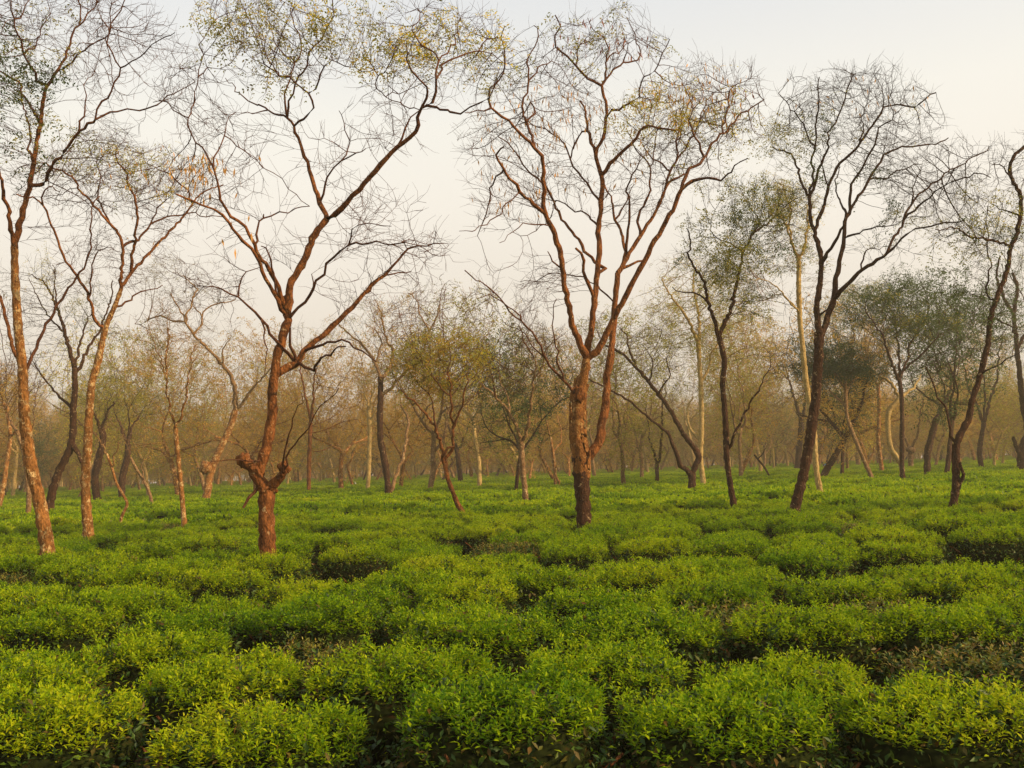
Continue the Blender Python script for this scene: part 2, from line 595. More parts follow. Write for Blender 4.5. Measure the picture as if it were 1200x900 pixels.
def hull(seed, a, b):
    """dark inner shell added to block light, standing in for twigs and leaves"""
    rs = np.random.RandomState(seed)
    n, k = 22, 7
    th = np.arange(n) * 2 * np.pi / n
    q = (np.abs(np.cos(th)) ** 3 + np.abs(np.sin(th)) ** 3) ** (-1 / 3)
    prof = [(0.0, 0), (0.5, 0.0), (0.82, -0.015), (0.93, -0.09), (0.88, -0.22), (0.74, -0.36), (0.45, -0.46)]
    V = []
    for r_, z_ in prof:
        rr = r_ * (1 + rs.uniform(-0.06, 0.06, n) * (r_ > 0))
        V.append(np.stack([np.cos(th) * q * a * rr, np.sin(th) * q * b * rr, TOPZ - 0.11 + z_ + rs.uniform(-0.02, 0.02, n) * (r_ > 0)], 1))
    V = np.vstack(V)
    Q = []
    for i in range(len(prof) - 1):
        for j in range(n):
            Q.append((i * n + j, (i + 1) * n + j, (i + 1) * n + (j + 1) % n, i * n + (j + 1) % n))
    return V, np.array(Q)


def stems(seed):
    rs = np.random.RandomState(seed)
    pos, par, rad = [], [], []
    for s in range(5):
        ang = s * 1.26 + rs.uniform(-0.3, 0.3)
        last = -1
        rt = 0.026 * rs.uniform(0.7, 1.2)
        p = np.array([math.cos(ang) * 0.05, math.sin(ang) * 0.05, -0.05])
        for i in range(7):
            pos.append(p.copy()); par.append(last); rad.append(rt * (1 - i * 0.09))
            last = len(pos) - 1
            p = p + np.array([math.cos(ang) * 0.055, math.sin(ang) * 0.055, 0.095]) + rs.normal(size=3) * 0.015
            if i in (2, 3, 4):
                a2 = ang + rs.choice([-1, 1]) * rs.uniform(0.5, 1.1)
                pp, ll = pos[-1].copy(), last
                for q in range(5):
                    pp = pp + np.array([math.cos(a2) * 0.07, math.sin(a2) * 0.07, 0.055]) + rs.normal(size=3) * 0.012
                    pos.append(pp.copy()); par.append(ll); rad.append(rt * (0.6 - q * 0.09)); ll = len(pos) - 1
    return tubes(np.array(pos), np.array(par), np.array(rad), 5, 0.08)


NV = 7
bush_me, stem_me = [], []
for i in range(NV):
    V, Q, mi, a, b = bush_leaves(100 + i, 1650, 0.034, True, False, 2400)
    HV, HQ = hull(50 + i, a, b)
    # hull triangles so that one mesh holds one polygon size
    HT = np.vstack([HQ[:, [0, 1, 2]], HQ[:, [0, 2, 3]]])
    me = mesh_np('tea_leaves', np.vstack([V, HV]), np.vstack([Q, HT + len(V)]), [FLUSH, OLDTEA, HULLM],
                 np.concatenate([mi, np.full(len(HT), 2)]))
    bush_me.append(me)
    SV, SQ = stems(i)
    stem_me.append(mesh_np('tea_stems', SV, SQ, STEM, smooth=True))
brown_me = []
for i in range(2):
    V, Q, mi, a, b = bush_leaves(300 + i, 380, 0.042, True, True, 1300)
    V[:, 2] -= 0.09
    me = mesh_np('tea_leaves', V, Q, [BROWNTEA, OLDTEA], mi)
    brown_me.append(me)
lod_me = []
for i in range(4):
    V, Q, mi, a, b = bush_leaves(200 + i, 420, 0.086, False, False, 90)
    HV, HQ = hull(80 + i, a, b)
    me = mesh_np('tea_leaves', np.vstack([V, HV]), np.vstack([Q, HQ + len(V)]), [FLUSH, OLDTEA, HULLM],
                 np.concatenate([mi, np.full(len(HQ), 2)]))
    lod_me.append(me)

rng = np.random.RandomState(5)
TILT = R(-2.0)
# bushes that are missing, low or brown in the photo: (x, y, radius in px, what)
SPOTS = [(893, 775, 24, 'low'), (945, 684, 24, 'low'), (992, 643, 18, 'gap'), (770, 694, 26, 'low'), (280, 646, 18, 'gap'),
         (1085, 622, 14, 'gap'), (1170, 640, 16, 'gap'), (40, 768, 40, 'low'), (545, 672, 24, 'low'), (640, 646, 15, 'gap'),
         (120, 640, 22, 'gap'), (330, 768, 30, 'brown'), (660, 690, 26, 'brown'),
         (840, 720, 40, 'brown'), (1150, 770, 30, 'brown'), (400, 660, 18, 'gap'), (230, 690, 20, 'low'), (730, 655, 18, 'low'),
         (1010, 770, 0, ''), (1040, 655, 20, 'low'), (870, 650, 18, 'low'), (540, 630, 14, 'gap'), (460, 652, 14, 'gap')]
cells = []
k = 0
y = 4.80
row = 0
while y < 190:
    sp = 1.14
    half = y * 0.66 + 4
    off = rng.uniform(0, sp)
    x = -half + off
    while x < half:
        gx_, gy_ = x + rng.uniform(-0.09, 0.09), y + rng.uniform(-0.07, 0.07) - x * math.tan(TILT) * -1
        cells.append((gx_, gy_, row))
        x += sp * rng.uniform(0.93, 1.05)
    y += 1.08 if y < 34 else 1.15
    row += 1
near, far = [], []
hz = lambda x, y: 0.035 * math.sin(x * 0.45 + 1.3) * math.sin(y * 0.38) + 0.025 * math.sin(x * 1.3 + y * 0.9)
for (x, y, row) in cells:
    u, v = proj((x, y, TOP))
    kind = ''
    for (sx, sy, sr, what) in SPOTS:
        if sr and abs(u - sx) < sr * 1.35 and abs(v - sy) < max(9, sr * 0.42) and y < 40: kind = what
    if not kind and row > 1:
        q = rng.uniform()
        kind = 'gap' if q < 0.002 else 'low' if q < 0.13 else 'brown' if q < 0.16 else ''
    if kind == 'gap': continue
    item = [x, y, row, kind, rng.uniform(0, 2 * math.pi), rng.uniform(0.94, 1.07), hz(x, y) + rng.normal() * 0.038]
    inview = (-90 < u < 1290) or (y < 9 and -420 < u < 1620)
    (near if inview and len(near) < 290 else far).append(item)

ORD = ['first', 'second', 'third', 'fourth', 'fifth', 'sixth', 'seventh', 'eighth', 'ninth', 'tenth', 'eleventh', 'twelfth',
       'thirteenth', 'fourteenth', 'fifteenth', 'sixteenth', 'seventeenth', 'eighteenth', 'nineteenth', 'twentieth',
       'twenty-first', 'twenty-second', 'twenty-third', 'twenty-fourth', 'twenty-fifth', 'twenty-sixth', 'twenty-seventh', 'twenty-eighth', 'twenty-ninth', 'thirtieth']
cnt = {}
for it in sorted(near, key=lambda q: (q[2], q[0])):
    x, y, row, kind, rz, sc, dz = it
    u, v = proj((x, y, TOP))
    rz = rng.choice([0, math.pi]) + rng.uniform(-0.08, 0.08)
    e = empty('tea_bush', (x, y, dz if kind != 'low' else dz - 0.17), rz, sc)
    what = {'': 'yellow-green flat-topped tea bush', 'low': 'sunken dark-topped tea bush', 'brown': 'brownish thin-leaved tea bush'}[kind]
    grp = 'flat-plucked tea bushes in rows across the field'
    if -40 <= u <= 1240:
        c = cnt.get(row, 0); cnt[row] = c + 1
        lab = f"{what}, {'nearest' if row == 0 else ORD[row]} row, {ORD[min(c, 29)]} from the left edge"
    else:
        kk_ = (row, u < 0); c = cnt.get(kk_, 0); cnt[kk_] = c + 1
        lab = f"{what} past the {'left' if u < 0 else 'right'} edge of the view, {'nearest' if row == 0 else ORD[row]} row, {ORD[c]} there"
    tag(e, lab, 'tea bush', grp)
    j = rng.randint(NV)
    me = brown_me[j % 2] if kind == 'brown' else bush_me[j]
    tag(link('foliage', me, e), kind='stuff')
    link('woody_stems', stem_me[j], e)
lod_objs = []
for i in range(4):
    it = [f for f in far if -100 < f[0] < 100 and f[1] > 24][i * 3]
    far.remove(it)
    e = empty('tea_bush', (it[0], it[1], it[6]), 0, 1.0)
    tag(e, ['left', 'second', 'third', 'right'][i] + ' tea bush of four coarse-leaved ones just behind the open rows', 'tea bush', 'tea bushes at the back of the open rows')
    o = link('foliage', lod_me[i], e)
    tag(o, kind='stuff')
    lod_objs.append(o)

# the rest of the field as one object
pts = np.array([[f[0], f[1], f[6] - (0.13 if f[3] == 'low' else 0)] for f in far])
me = bpy.data.meshes.new('tea_field')
me.vertices.add(len(pts))
me.vertices.foreach_set('co', pts.astype(np.float32).ravel())
at_r = me.attributes.new('rot', 'FLOAT', 'POINT')
at_r.data.foreach_set('value', np.array([rng.choice([0, math.pi]) + rng.uniform(-0.1, 0.1) for _ in far], dtype=np.float32))
at_s = me.attributes.new('scl', 'FLOAT', 'POINT')
at_s.data.foreach_set('value', np.array([f[5] * 1.04 for f in far], dtype=np.float32))
at_v = me.attributes.new('var', 'INT', 'POINT')
at_v.data.foreach_set('value', np.array([rng.randint(4) for _ in far], dtype=np.int32))
me.update()
fo = tag(link('tea_field', me), kind='stuff')
fo['label'] = 'green sheet of plucked tea bushes running back under the shade trees'
ng = bpy.data.node_groups.new('tea_field', 'GeometryNodeTree')
ng.interface.new_socket('Geometry', in_out='INPUT', socket_type='NodeSocketGeometry')
ng.interface.new_socket('Geometry', in_out='OUTPUT', socket_type='NodeSocketGeometry')
gi, go = ng.nodes.new('NodeGroupInput'), ng.nodes.new('NodeGroupOutput')
iop = ng.nodes.new('GeometryNodeInstanceOnPoints')
g2i = ng.nodes.new('GeometryNodeJoinGeometry')
for o in reversed(lod_objs):
    oi = ng.nodes.new('GeometryNodeObjectInfo')
    oi.inputs['Object'].default_value = o
    oi.inputs['As Instance'].default_value = True
    oi.transform_space = 'ORIGINAL'
    ng.links.new(oi.outputs['Geometry'], g2i.inputs[0])


def named(nm, ty):
    n = ng.nodes.new('GeometryNodeInputNamedAttribute')
    n.data_type = ty
    n.inputs[0].default_value = nm
    return n.outputs[0]


cx = ng.nodes.new('ShaderNodeCombineXYZ')
ng.links.new(named('rot', 'FLOAT'), cx.inputs[2])
ng.links.new(gi.outputs[0], iop.inputs['Points'])
ng.links.new(g2i.outputs[0], iop.inputs['Instance'])
iop.inputs['Pick Instance'].default_value = True
ng.links.new(named('var', 'INT'), iop.inputs['Instance Index'])
ng.links.new(cx.outputs[0], iop.inputs['Rotation'])
ng.links.new(named('scl', 'FLOAT'), iop.inputs['Scale'])
ng.links.new(iop.outputs[0], go.inputs[0])
md = fo.modifiers.new('field', 'NODES')
md.node_group = ng


# ------------------------------------------------------------------ traced shade trees
def parse(s):
    """'w0 w1 [dz] | x,y x,y ...' -> widths in photo px, end depth offset in metres"""
    head, body = s.split('|')
    h = [float(q) for q in head.split()]
    P = np.array([[float(c) for c in q.split(',')] for q in body.split()])
    return h[0], h[1], (h[2] if len(h) > 2 else None), P


def catmull(P, W, step):
    """smooth curve through P (n x k), resampled by arc length of the first 3 columns"""
    if len(P) < 3:
        out, wo = [], []
    Q = np.vstack([2 * P[0] - P[1], P, 2 * P[-1] - P[-2]])
    out, wo = [], []
    for i in range(1, len(Q) - 2):
        L = np.linalg.norm(Q[i + 1] - Q[i])
        n = max(1, int(round(L / step)))
        for j in range(n):
            t = j / n
            a, b_, c, d = Q[i - 1], Q[i], Q[i + 1], Q[i + 2]
            out.append(0.5 * ((2 * b_) + (-a + c) * t + (2 * a - 5 * b_ + 4 * c - d) * t * t + (-a + 3 * b_ - 3 * c + d) * t ** 3))
            wo.append(W[i - 1] * (1 - t) + W[i] * t)
    out.append(P[-1]); wo.append(W[-1])
    return np.array(out), np.array(wo)


tree_pos = []


def traced_tree(label, base, branches, seed, crown=(), leaves=(), pods=(), barkk='red', twig='red', group=None,
                attn=1.0, step=0.13, knobs=(), peel=None, over={}, limb_bark=None, tipr=0.0022, name='shade_tree'):
    rs = np.random.RandomState(seed)
    B = on_tea(*base)
    Y = B[1]
    px = Y / FPX                                    # metres per photo pixel at the tree
    step = max(step, px * 5)
    tree_pos.append((B[0], B[1], base[0], label))
    root = empty(name, (B[0], B[1], 0))
    tag(root, label, 'tree', group or 'shade trees over the tea')
    Bo = np.array([B[0], B[1], 0])
    nodes, npar, nrad, nxy = [], [], [], []
    parts = []
    for bi, s in enumerate(branches):
        w0, w1, dz, P2 = parse(s)
        if bi == 0:
            pts = np.array([at(x, y, Y) for x, y in P2])
            dd = (dz or 0)
            for i in range(len(pts)):
                f = i / (len(pts) - 1)
                pts[i] = at(P2[i][0], P2[i][1], Y + dd * f)
            d0 = nrm(pts[0] - pts[1])
            foot = pts[0] + d0 * 0.3
            foot[2] = -0.12
            pts = np.vstack([foot, pts])
            W = np.concatenate([[w0 * 1.25], np.linspace(w0, w1, len(P2))])
            parent = -1
        else:
            A = np.array(nxy)
            j = int(np.argmin(((A - P2[0]) ** 2).sum(1)))
            parent = j
            p0 = nodes[j]
            Y0 = p0[1]
            L = np.abs(np.diff(P2, axis=0)).sum() * px
            if dz is None:
                dz = rs.uniform(0.2, 0.55) * L * rs.choice([-1, 1])
            n = len(P2)
            acc = np.concatenate([[0], np.cumsum(np.linalg.norm(np.diff(P2, axis=0), axis=1))])
            acc /= acc[-1]
            pts = np.array([at(P2[i][0], P2[i][1], Y0 + dz * acc[i]) for i in range(n)])
            pts[0] = p0
            W = min(w0, nrad[j] * 2.0 / px) + (w1 * 0.75 - min(w0, nrad[j] * 2.0 / px)) * np.linspace(0, 1, n) ** 0.85
        C, Wc = catmull(pts, W, step * 0.6 if bi < 3 else step)
        if bi > 0 and len(C) > 2:
            amp = (0.012 + px * 0.25) * (0.55 if w0 > 6 else 1)
            C[1:] += rs.normal(size=(len(C) - 1, 3)) * amp
            ww = np.arange(len(C)) * 0.9 + rs.uniform(0, 6)
            C[1:-1] += (np.stack([np.sin(ww), np.sin(ww * 0.8 + 1), np.cos(ww * 1.1)], 1) * (0.016 + px * 0.35) * np.clip((7 - w0) / 5, 0, 0.8))[1:-1]
        rad = np.maximum(Wc * px * 0.5, 0.004)
        # slight swelling and thinning along the limb
        rad *= 1 + 0.06 * np.sin(np.arange(len(rad)) * 1.7 + rs.uniform(0, 6)) + rs.normal(size=len(rad)) * 0.03
        k0 = len(nodes)
        lp = np.arange(len(C)) - 1
        for i in range(len(C)):
            if bi > 0 and i == 0: continue
            nodes.append(C[i])
            nrad.append(rad[i])
            nxy.append(proj(C[i]))
            npar.append((parent if (i == 1 and bi > 0) else (-1 if bi == 0 and i == 0 else len(nodes) - 2)))
        thick = rad.max()
        if bi == 0:
            fl = np.clip(1 - (C[:, 2] - 0.6) / 0.7, 0, 1)
            rad = rad * (1 + 0.10 * fl ** 2)
        V, Q = tubes(C - Bo, lp, rad, 16 if bi == 0 else (10 if thick > 0.05 else 6), 0.085 if thick > 0.06 else 0.04, seed + bi)
        bm = BARK[barkk if (bi == 0 or not limb_bark) else limb_bark]
        if thick < 0.035: bm = TWIG[twig]
        if bi in over: bm = BARK[over[bi]]
        o = link('trunk' if bi == 0 else 'limb', mesh_np('trunk' if bi == 0 else 'limb', V, Q, bm, smooth=True), root)
        parts.append(o)
    # swollen burrs and knobs
    for (x, y, rx, ry, yo) in knobs:
        c = at(x, y, Y + yo) - Bo
        n1, n2 = 14, 10
        th = np.linspace(0, 2 * np.pi, n1, endpoint=False)
        ph = np.linspace(0.001, np.pi - 0.001, n2)
        TH, PH = np.meshgrid(th, ph)
        rr = 1 + 0.22 * np.sin(TH * 3 + seed) * np.sin(PH * 4) + rs.normal(size=TH.shape) * 0.10
        V = np.stack([np.cos(TH) * np.sin(PH) * rx * px * rr, np.sin(TH) * np.sin(PH) * rx * px * rr, np.cos(PH) * ry * px * rr], -1).reshape(-1, 3) + c
        Q = [(i * n1 + j, i * n1 + (j + 1) % n1, (i + 1) * n1 + (j + 1) % n1, (i + 1) * n1 + j) for i in range(n2 - 1) for j in range(n1)]
        link('burr', mesh_np('burr', V, np.array(Q)[:, ::-1], BARK[barkk], smooth=True), root)
    if peel:
        # ragged plates of old orange bark round the trunk
        path, wpx, npl = peel
        P3 = np.array([at(x, y, Y) for x, y in path])
        C, Wc = catmull(P3, np.array(wpx, float), 0.05)
        Vs, Qs = [], []
        for q in range(npl):
            i = rs.randint(1, len(C) - 1)
            ax = nrm(C[i + 1] - C[i - 1])
            th = rs.uniform(0, 6.28)
            u = nrm(np.cross(ax, [0.3, 0.9, 0.1])); v = np.cross(ax, u)
            rad_ = Wc[i] * px * 0.5
            wth, hgt = rs.uniform(0.25, 0.7), rs.uniform(0.05, 0.17)
            pr = rs.uniform(0.97, 1.10)
            ring = []
            for (dt, dh, lift) in ((-1, -1, 0), (0, -1.2, .03), (1, -0.9, 0), (1.1, 0, .02), (0.9, 1, .06), (0, 1.1, .11), (-1, 1, .07), (-1, 0, .02)):
                aa = th + dt * wth * 0.5 * rs.uniform(0.8, 1.2)
                ring.append(C[i] + ax * dh * hgt * 0.5 * rs.uniform(0.8, 1.2) + (u * math.cos(aa) + v * math.sin(aa)) * rad_ * (pr + lift * rs.uniform(0.3, 1.3)))
            cen = C[i] + (u * math.cos(th) + v * math.sin(th)) * rad_ * (pr + 0.07)
            b0 = len(Vs) and sum(len(z) for z in Vs)
            Vs.append(np.array(ring + [cen]) - Bo)
            Qs += [(b0 + k_, b0 + (k_ + 1) % 8, b0 + 8) for k_ in range(8)]
        tag(link('flaking_bark', mesh_np('flaking_bark', np.vstack(Vs), np.array(Qs), BARK['orange']), root), 'orange flaking bark round the lower trunk', kind='stuff')
    # twigs grown out of the limbs into the crown
    if crown:
        A = []
        for c in crown:
            x, y, rx, ry, n = c[:5]
            yo = c[5] if len(c) > 5 else 0
            c0 = at(x, y, Y + yo)
            rad3 = np.array([rx * px * 1.15, rx * px * 0.95, ry * px * 1.12])
            ns = max(6, n // 18)
            for sc_ in blob(rs, c0, rad3 * 0.92, ns):
                A.append(blob(rs, sc_, rad3 * rs.uniform(0.16, 0.42), max(3, int(n * attn * 3.5 / ns * rs.uniform(0.4, 1.6)))))
        A = np.vstack(A)
        n0 = len(nodes)
        P, PR = colonize(rs, nodes, npar, A, step, 1.6 + px * 30, step * 1.15, 60, wig=0.16, trop=(0, 0, 0.12))
        n = len(P)
        r = np.zeros(n)
        ch = np.zeros(n, int)
        for i in range(n - 1, n0 - 1, -1):
            if ch[i] == 0: r[i] = (tipr + px * 0.045) ** 2.0
            r[PR[i]] += r[i] if PR[i] >= n0 else 0
            ch[PR[i]] += 1
        rad = r ** (1 / 2.0)
        # collect twig nodes only, roots cloned from limb nodes
        idx = np.arange(n0, n)
        rootc = {}
        pos_t, par_t, rad_t = [], [], []
        mp = {}
        for i in idx:
            p = PR[i]
            if p < n0:
                pos_t.append(P[p]); par_t.append(-1); rad_t.append(min(rad[i] * 1.15, nrad[p]))
                pi = len(pos_t) - 1
                cap = nrad[p] * 0.8
            else:
                pi = mp[p]
                cap = rad_t[pi]
            pos_t.append(P[i]); par_t.append(pi); rad_t.append(min(rad[i], max(cap, 0.003)))
            mp[i] = len(pos_t) - 1
        pos_t, par_t, rad_t = np.array(pos_t), np.array(par_t), np.array(rad_t)
        V, Q = tubes(pos_t - Bo, par_t, rad_t, 3 if px > 0.02 else 4)
        tag(link('twigs', mesh_np('twigs', V, Q, TWIG[twig], smooth=True), root), kind='stuff')
        tips = pos_t[(rad_t < 0.012)]
        tpar = pos_t[np.maximum(par_t[rad_t < 0.012], 0)]
        # finest twiglets
        sel = rs.randint(len(tips), size=int(len(tips) * 1.1))
        t0 = tips[sel]
        dirn = nrm(nrm(t0 - tpar[sel]) * 1.2 + rs.normal(size=t0.shape) * 0.6 + [0, 0, 0.25])
        q1 = t0 + dirn * rs.uniform(0.10, 0.22, (len(t0), 1))
        q2 = q1 + nrm(dirn + rs.normal(size=t0.shape) * 0.3 + [0, 0, 0.1]) * rs.uniform(0.08, 0.2, (len(t0), 1))
        k_ = len(t0)
        pp = np.vstack([t0, q1, q2])
        pa = np.concatenate([-np.ones(k_, int), np.arange(k_), np.arange(k_) + k_])
        ra = np.concatenate([np.full(k_, 0.002 + px * 0.045), np.full(k_, 0.0016 + px * 0.035), np.full(k_, 0.001 + px * 0.025)])
        V, Q = tubes(pp - Bo, pa, ra, 3)
        tag(link('fine_twigs', mesh_np('fine_twigs', V, Q, TWIG[twig]), root), kind='stuff')
        tips2 = np.vstack([q1, q2, tips])
        sc = np.array([proj(p) for p in tips2])
        bycol = {}
        for lf in leaves:
            x, y, rx, ry, nf, ck = lf[:6]
            size = lf[6] if len(lf) > 6 else 1.0
            nf = int(nf * (0.8 if px < 0.02 else (1.5 if size < 1.12 else 1.15)))
            size = lf[6] if len(lf) > 6 else 1.0
            qd = ((sc[:, 0] - x) / rx) ** 2 + ((sc[:, 1] - y) / ry) ** 2
            wt = np.exp(-0.8 * qd) * (qd < 4)
            if wt.sum() < 1e-3: continue
            wt /= wt.sum()
            inside = np.where(wt > 0)[0]
            ncl = max(4, nf // 11)
            cl = tips2[rs.choice(len(tips2), ncl, p=wt)]
            ci = rs.randint(ncl, size=nf)
            cand = tips2[inside]
            loose = tips2[rs.choice(len(tips2), nf, p=wt)]
            b_ = []
            for i in range(nf):
                if rs.uniform() < 0.7:
                    dd = np.abs(cand - cl[ci[i]]).sum(1)
                    kk = min(12, len(dd) - 1)
                    b_.append(cand[rs.choice(np.argpartition(dd, kk)[:kk + 1])])
                else:
                    b_.append(loose[i])
            b_ = np.array(b_) + rs.normal(size=(nf, 3)) * 0.05
            d_ = rs.normal(size=(nf, 3)) * [1, 1, 0.25] + [0, 0, -0.25]
            V, Q = fronds(rs, b_ - Bo, d_, rs.uniform(0.16, 0.30, nf) * size, 4 if px < 0.03 else 3)
            if ck in bycol:
                V0, Q0 = bycol[ck]
                bycol[ck] = (np.vstack([V0, V]), np.vstack([Q0, Q + len(V0)]))
            else:
                bycol[ck] = (V, Q)
        for ck, (V, Q) in bycol.items():
            tag(link('leaves', mesh_np('leaves', V, Q, LEAF[ck]), root), kind='stuff')
        for (x, y, rx, ry, npod, pk) in pods:
            inside = np.where(((sc[:, 0] - x) / rx) ** 2 + ((sc[:, 1] - y) / ry) ** 2 < 1)[0]
            if len(inside) == 0: continue
            pb = tips2[rs.choice(inside, npod)] + rs.normal(size=(npod, 3)) * 0.04
            V, Q = leaf_quads(pb - Bo, rs.normal(size=(npod, 3)) * 0.25 + [0, 0, -1], rs.normal(size=(npod, 3)),
                              rs.uniform(0.10, 0.2, npod), rs.uniform(0.022, 0.036, npod))
            tag(link('seed_pods', mesh_np('seed_pods', V, Q, PODM if pk == 'tan' else PODR), root), kind='stuff')
    return root


# left edge tree, tall, trunk leaning left
traced_tree('tall mottled tree rising at the far left edge, its pale spotted trunk leaning left', (55, 652), [
    '16 8 | 57,655 51,610 43,575 35,540 30,500 28,470 26,430 21,380 18,330 17,285',
    '6 2.5 -1.5 | 17,292 12,260 5,230 0,205 -8,180 -12,150 -25,110',
    '8 5.5 0.5 | 17,292 22,265 28,245 33,225 37,205 40,185 46,150 51,120 55,100',
    '5.5 1.5 1.5 | 55,100 66,84 76,68 83,45 92,28 94,10 92,-15 98,-40',
    '5.5 3.5 -1.5 | 35,215 45,218 60,197 75,177 95,153 113,140',
    '3.5 1.5 -.5 | 113,140 120,120 135,98 141,80 130,62 126,40 135,20 145,5 148,-15',
    '3 1.2 | 113,140 130,132 160,129 190,118 210,107 228,96',
    '2.6 1.2 | 141,82 152,72 172,62 185,48 205,35',
    '4 1.5 -1.5 | 55,100 45,95 35,75 28,65 22,45 16,22 12,0 8,-30',
    '3 1.3 | 67,83 85,70 105,55 120,45 128,28 131,5',
    '2.5 1.2 | 92,30 105,18 112,2 113,-20',
    '4 2 1.5 | 46,147 38,128 30,115 20,97 8,88 -4,80 -25,70',
    '3.5 1.5 1.5 | 37,195 34,170 33,140 26,118 22,92',
    '5 2 1.5 | 32,445 36,425 44,400 55,380 66,360 76,342 90,325 104,300 107,275 107,250 115,228',
    '5.5 3 1 | 27,440 10,385 2,355 -6,330 -12,300',
    '2.5 1.2 | 95,153 100,130 98,110 100,92',
    '2 1 | 27,65 40,50 52,35 58,10', '2 1 | 16,25 28,15 40,-5',
    '2.2 1 | 128,40 118,20 114,0'], 11,
    crown=[(30, 40, 75, 75, 700), (130, 50, 60, 70, 520), (190, 75, 40, 50, 220), (10, 150, 45, 60, 240), (-40, 100, 50, 90, 200), (110, 190, 50, 35, 130), (60, -60, 110, 60, 350), (90, 260, 30, 50, 50)],
    leaves=[(30, 30, 50, 55, 170, 'olive'), (10, 60, 22, 25, 110, 'green'), (45, 100, 30, 14, 150, 'green'), (15, 140, 40, 40, 210, 'green'), (50, 150, 40, 30, 90, 'olive')],
    barkk='lit', twig='red', limb_bark='red')

traced_tree('red-brown tree with yellowing pods and gnarled zigzag boughs, second from the left edge', (104, 627), [
    '12 5 | 104,630 101,590 100,560 103,520 105,480 107,450 113,430 120,400 125,380 134,360 142,338',
    '8 2 1.5 | 142,338 152,322 165,308 185,285 205,265 222,245 232,230 245,222 262,217',
    '5 2.4 -1 | 142,338 143,318 144,300 143,290 136,270 128,262 110,240 95,225 85,208 65,198 50,190',
    '4 1.4 1.5 | 143,290 160,280 178,265 195,255 228,251 260,255',
    '4.5 2 -1.2 | 153,320 156,300 158,275 161,250 155,225 148,205 137,187 138,175',
    '4.5 2.2 -1.5 | 124,383 112,375 105,350 95,330 85,318 70,290 60,262 50,242 40,232 18,228',
    '2.6 1.2 | 50,240 53,225 60,218 70,225', '2.6 1.2 | 128,262 120,245 113,225 116,205 112,190',
    '2.6 1.2 | 178,265 185,245 192,232 200,220', '2.8 1.2 | 225,240 218,222 200,205 188,200 172,190',
    '3 1.2 1 | 130,372 150,350 160,345 178,340 190,336', '2.5 1.2 | 105,350 107,330 110,300 117,292 132,290'], 12,
    crown=[(130, 205, 90, 42, 800), (70, 215, 50, 30, 240), (215, 215, 55, 38, 400), (165, 290, 50, 50, 160), (80, 300, 50, 50, 140)],
    leaves=[(120, 180, 75, 28, 130, 'olive'), (140, 172, 35, 14, 80, 'yellow'), (200, 190, 50, 28, 130, 'yellow'), (70, 180, 40, 25, 50, 'grey'), (160, 195, 60, 25, 90, 'olive')],
    pods=[(225, 195, 30, 22, 50, 'tan'), (175, 190, 70, 35, 50, 'tan'), (190, 250, 60, 60, 22, 'tan')], barkk='lit', limb_bark='red')

traced_tree('dark leaning tree crossing behind the second trunk from the left', (57, 603), [
    '10 6 -.3 | 57,605 62,575 70,550 80,530 85,510 86,480 88,455 87,430',
    '5.5 1.6 | 87,430 82,410 75,385 68,365 60,345 50,330 35,322',
    '4.5 1.6 | 88,440 98,420 108,400 117,387 130,350 132,330',
    '4 1.2 | 86,480 75,470 65,460 55,448 42,430 35,412',
    '3.5 1.2 | 88,430 95,400 100,380 108,365', '7 5 0 | 83,520 92,532 98,548', '2.5 1 | 68,365 64,345 65,325 62,310',
    '2.5 1 | 75,390 60,375 45,350 33,325'], 13,
    crown=[(60, 340, 50, 40, 300), (110, 370, 35, 40, 160), (40, 400, 40, 40, 150)],
    leaves=[(90, 290, 70, 30, 70, 'yellow'), (60, 330, 60, 30, 60, 'yellow'), (95, 360, 35, 25, 80, 'olive'), (115, 370, 25, 22, 60, 'green')], barkk='dark', twig='dark')

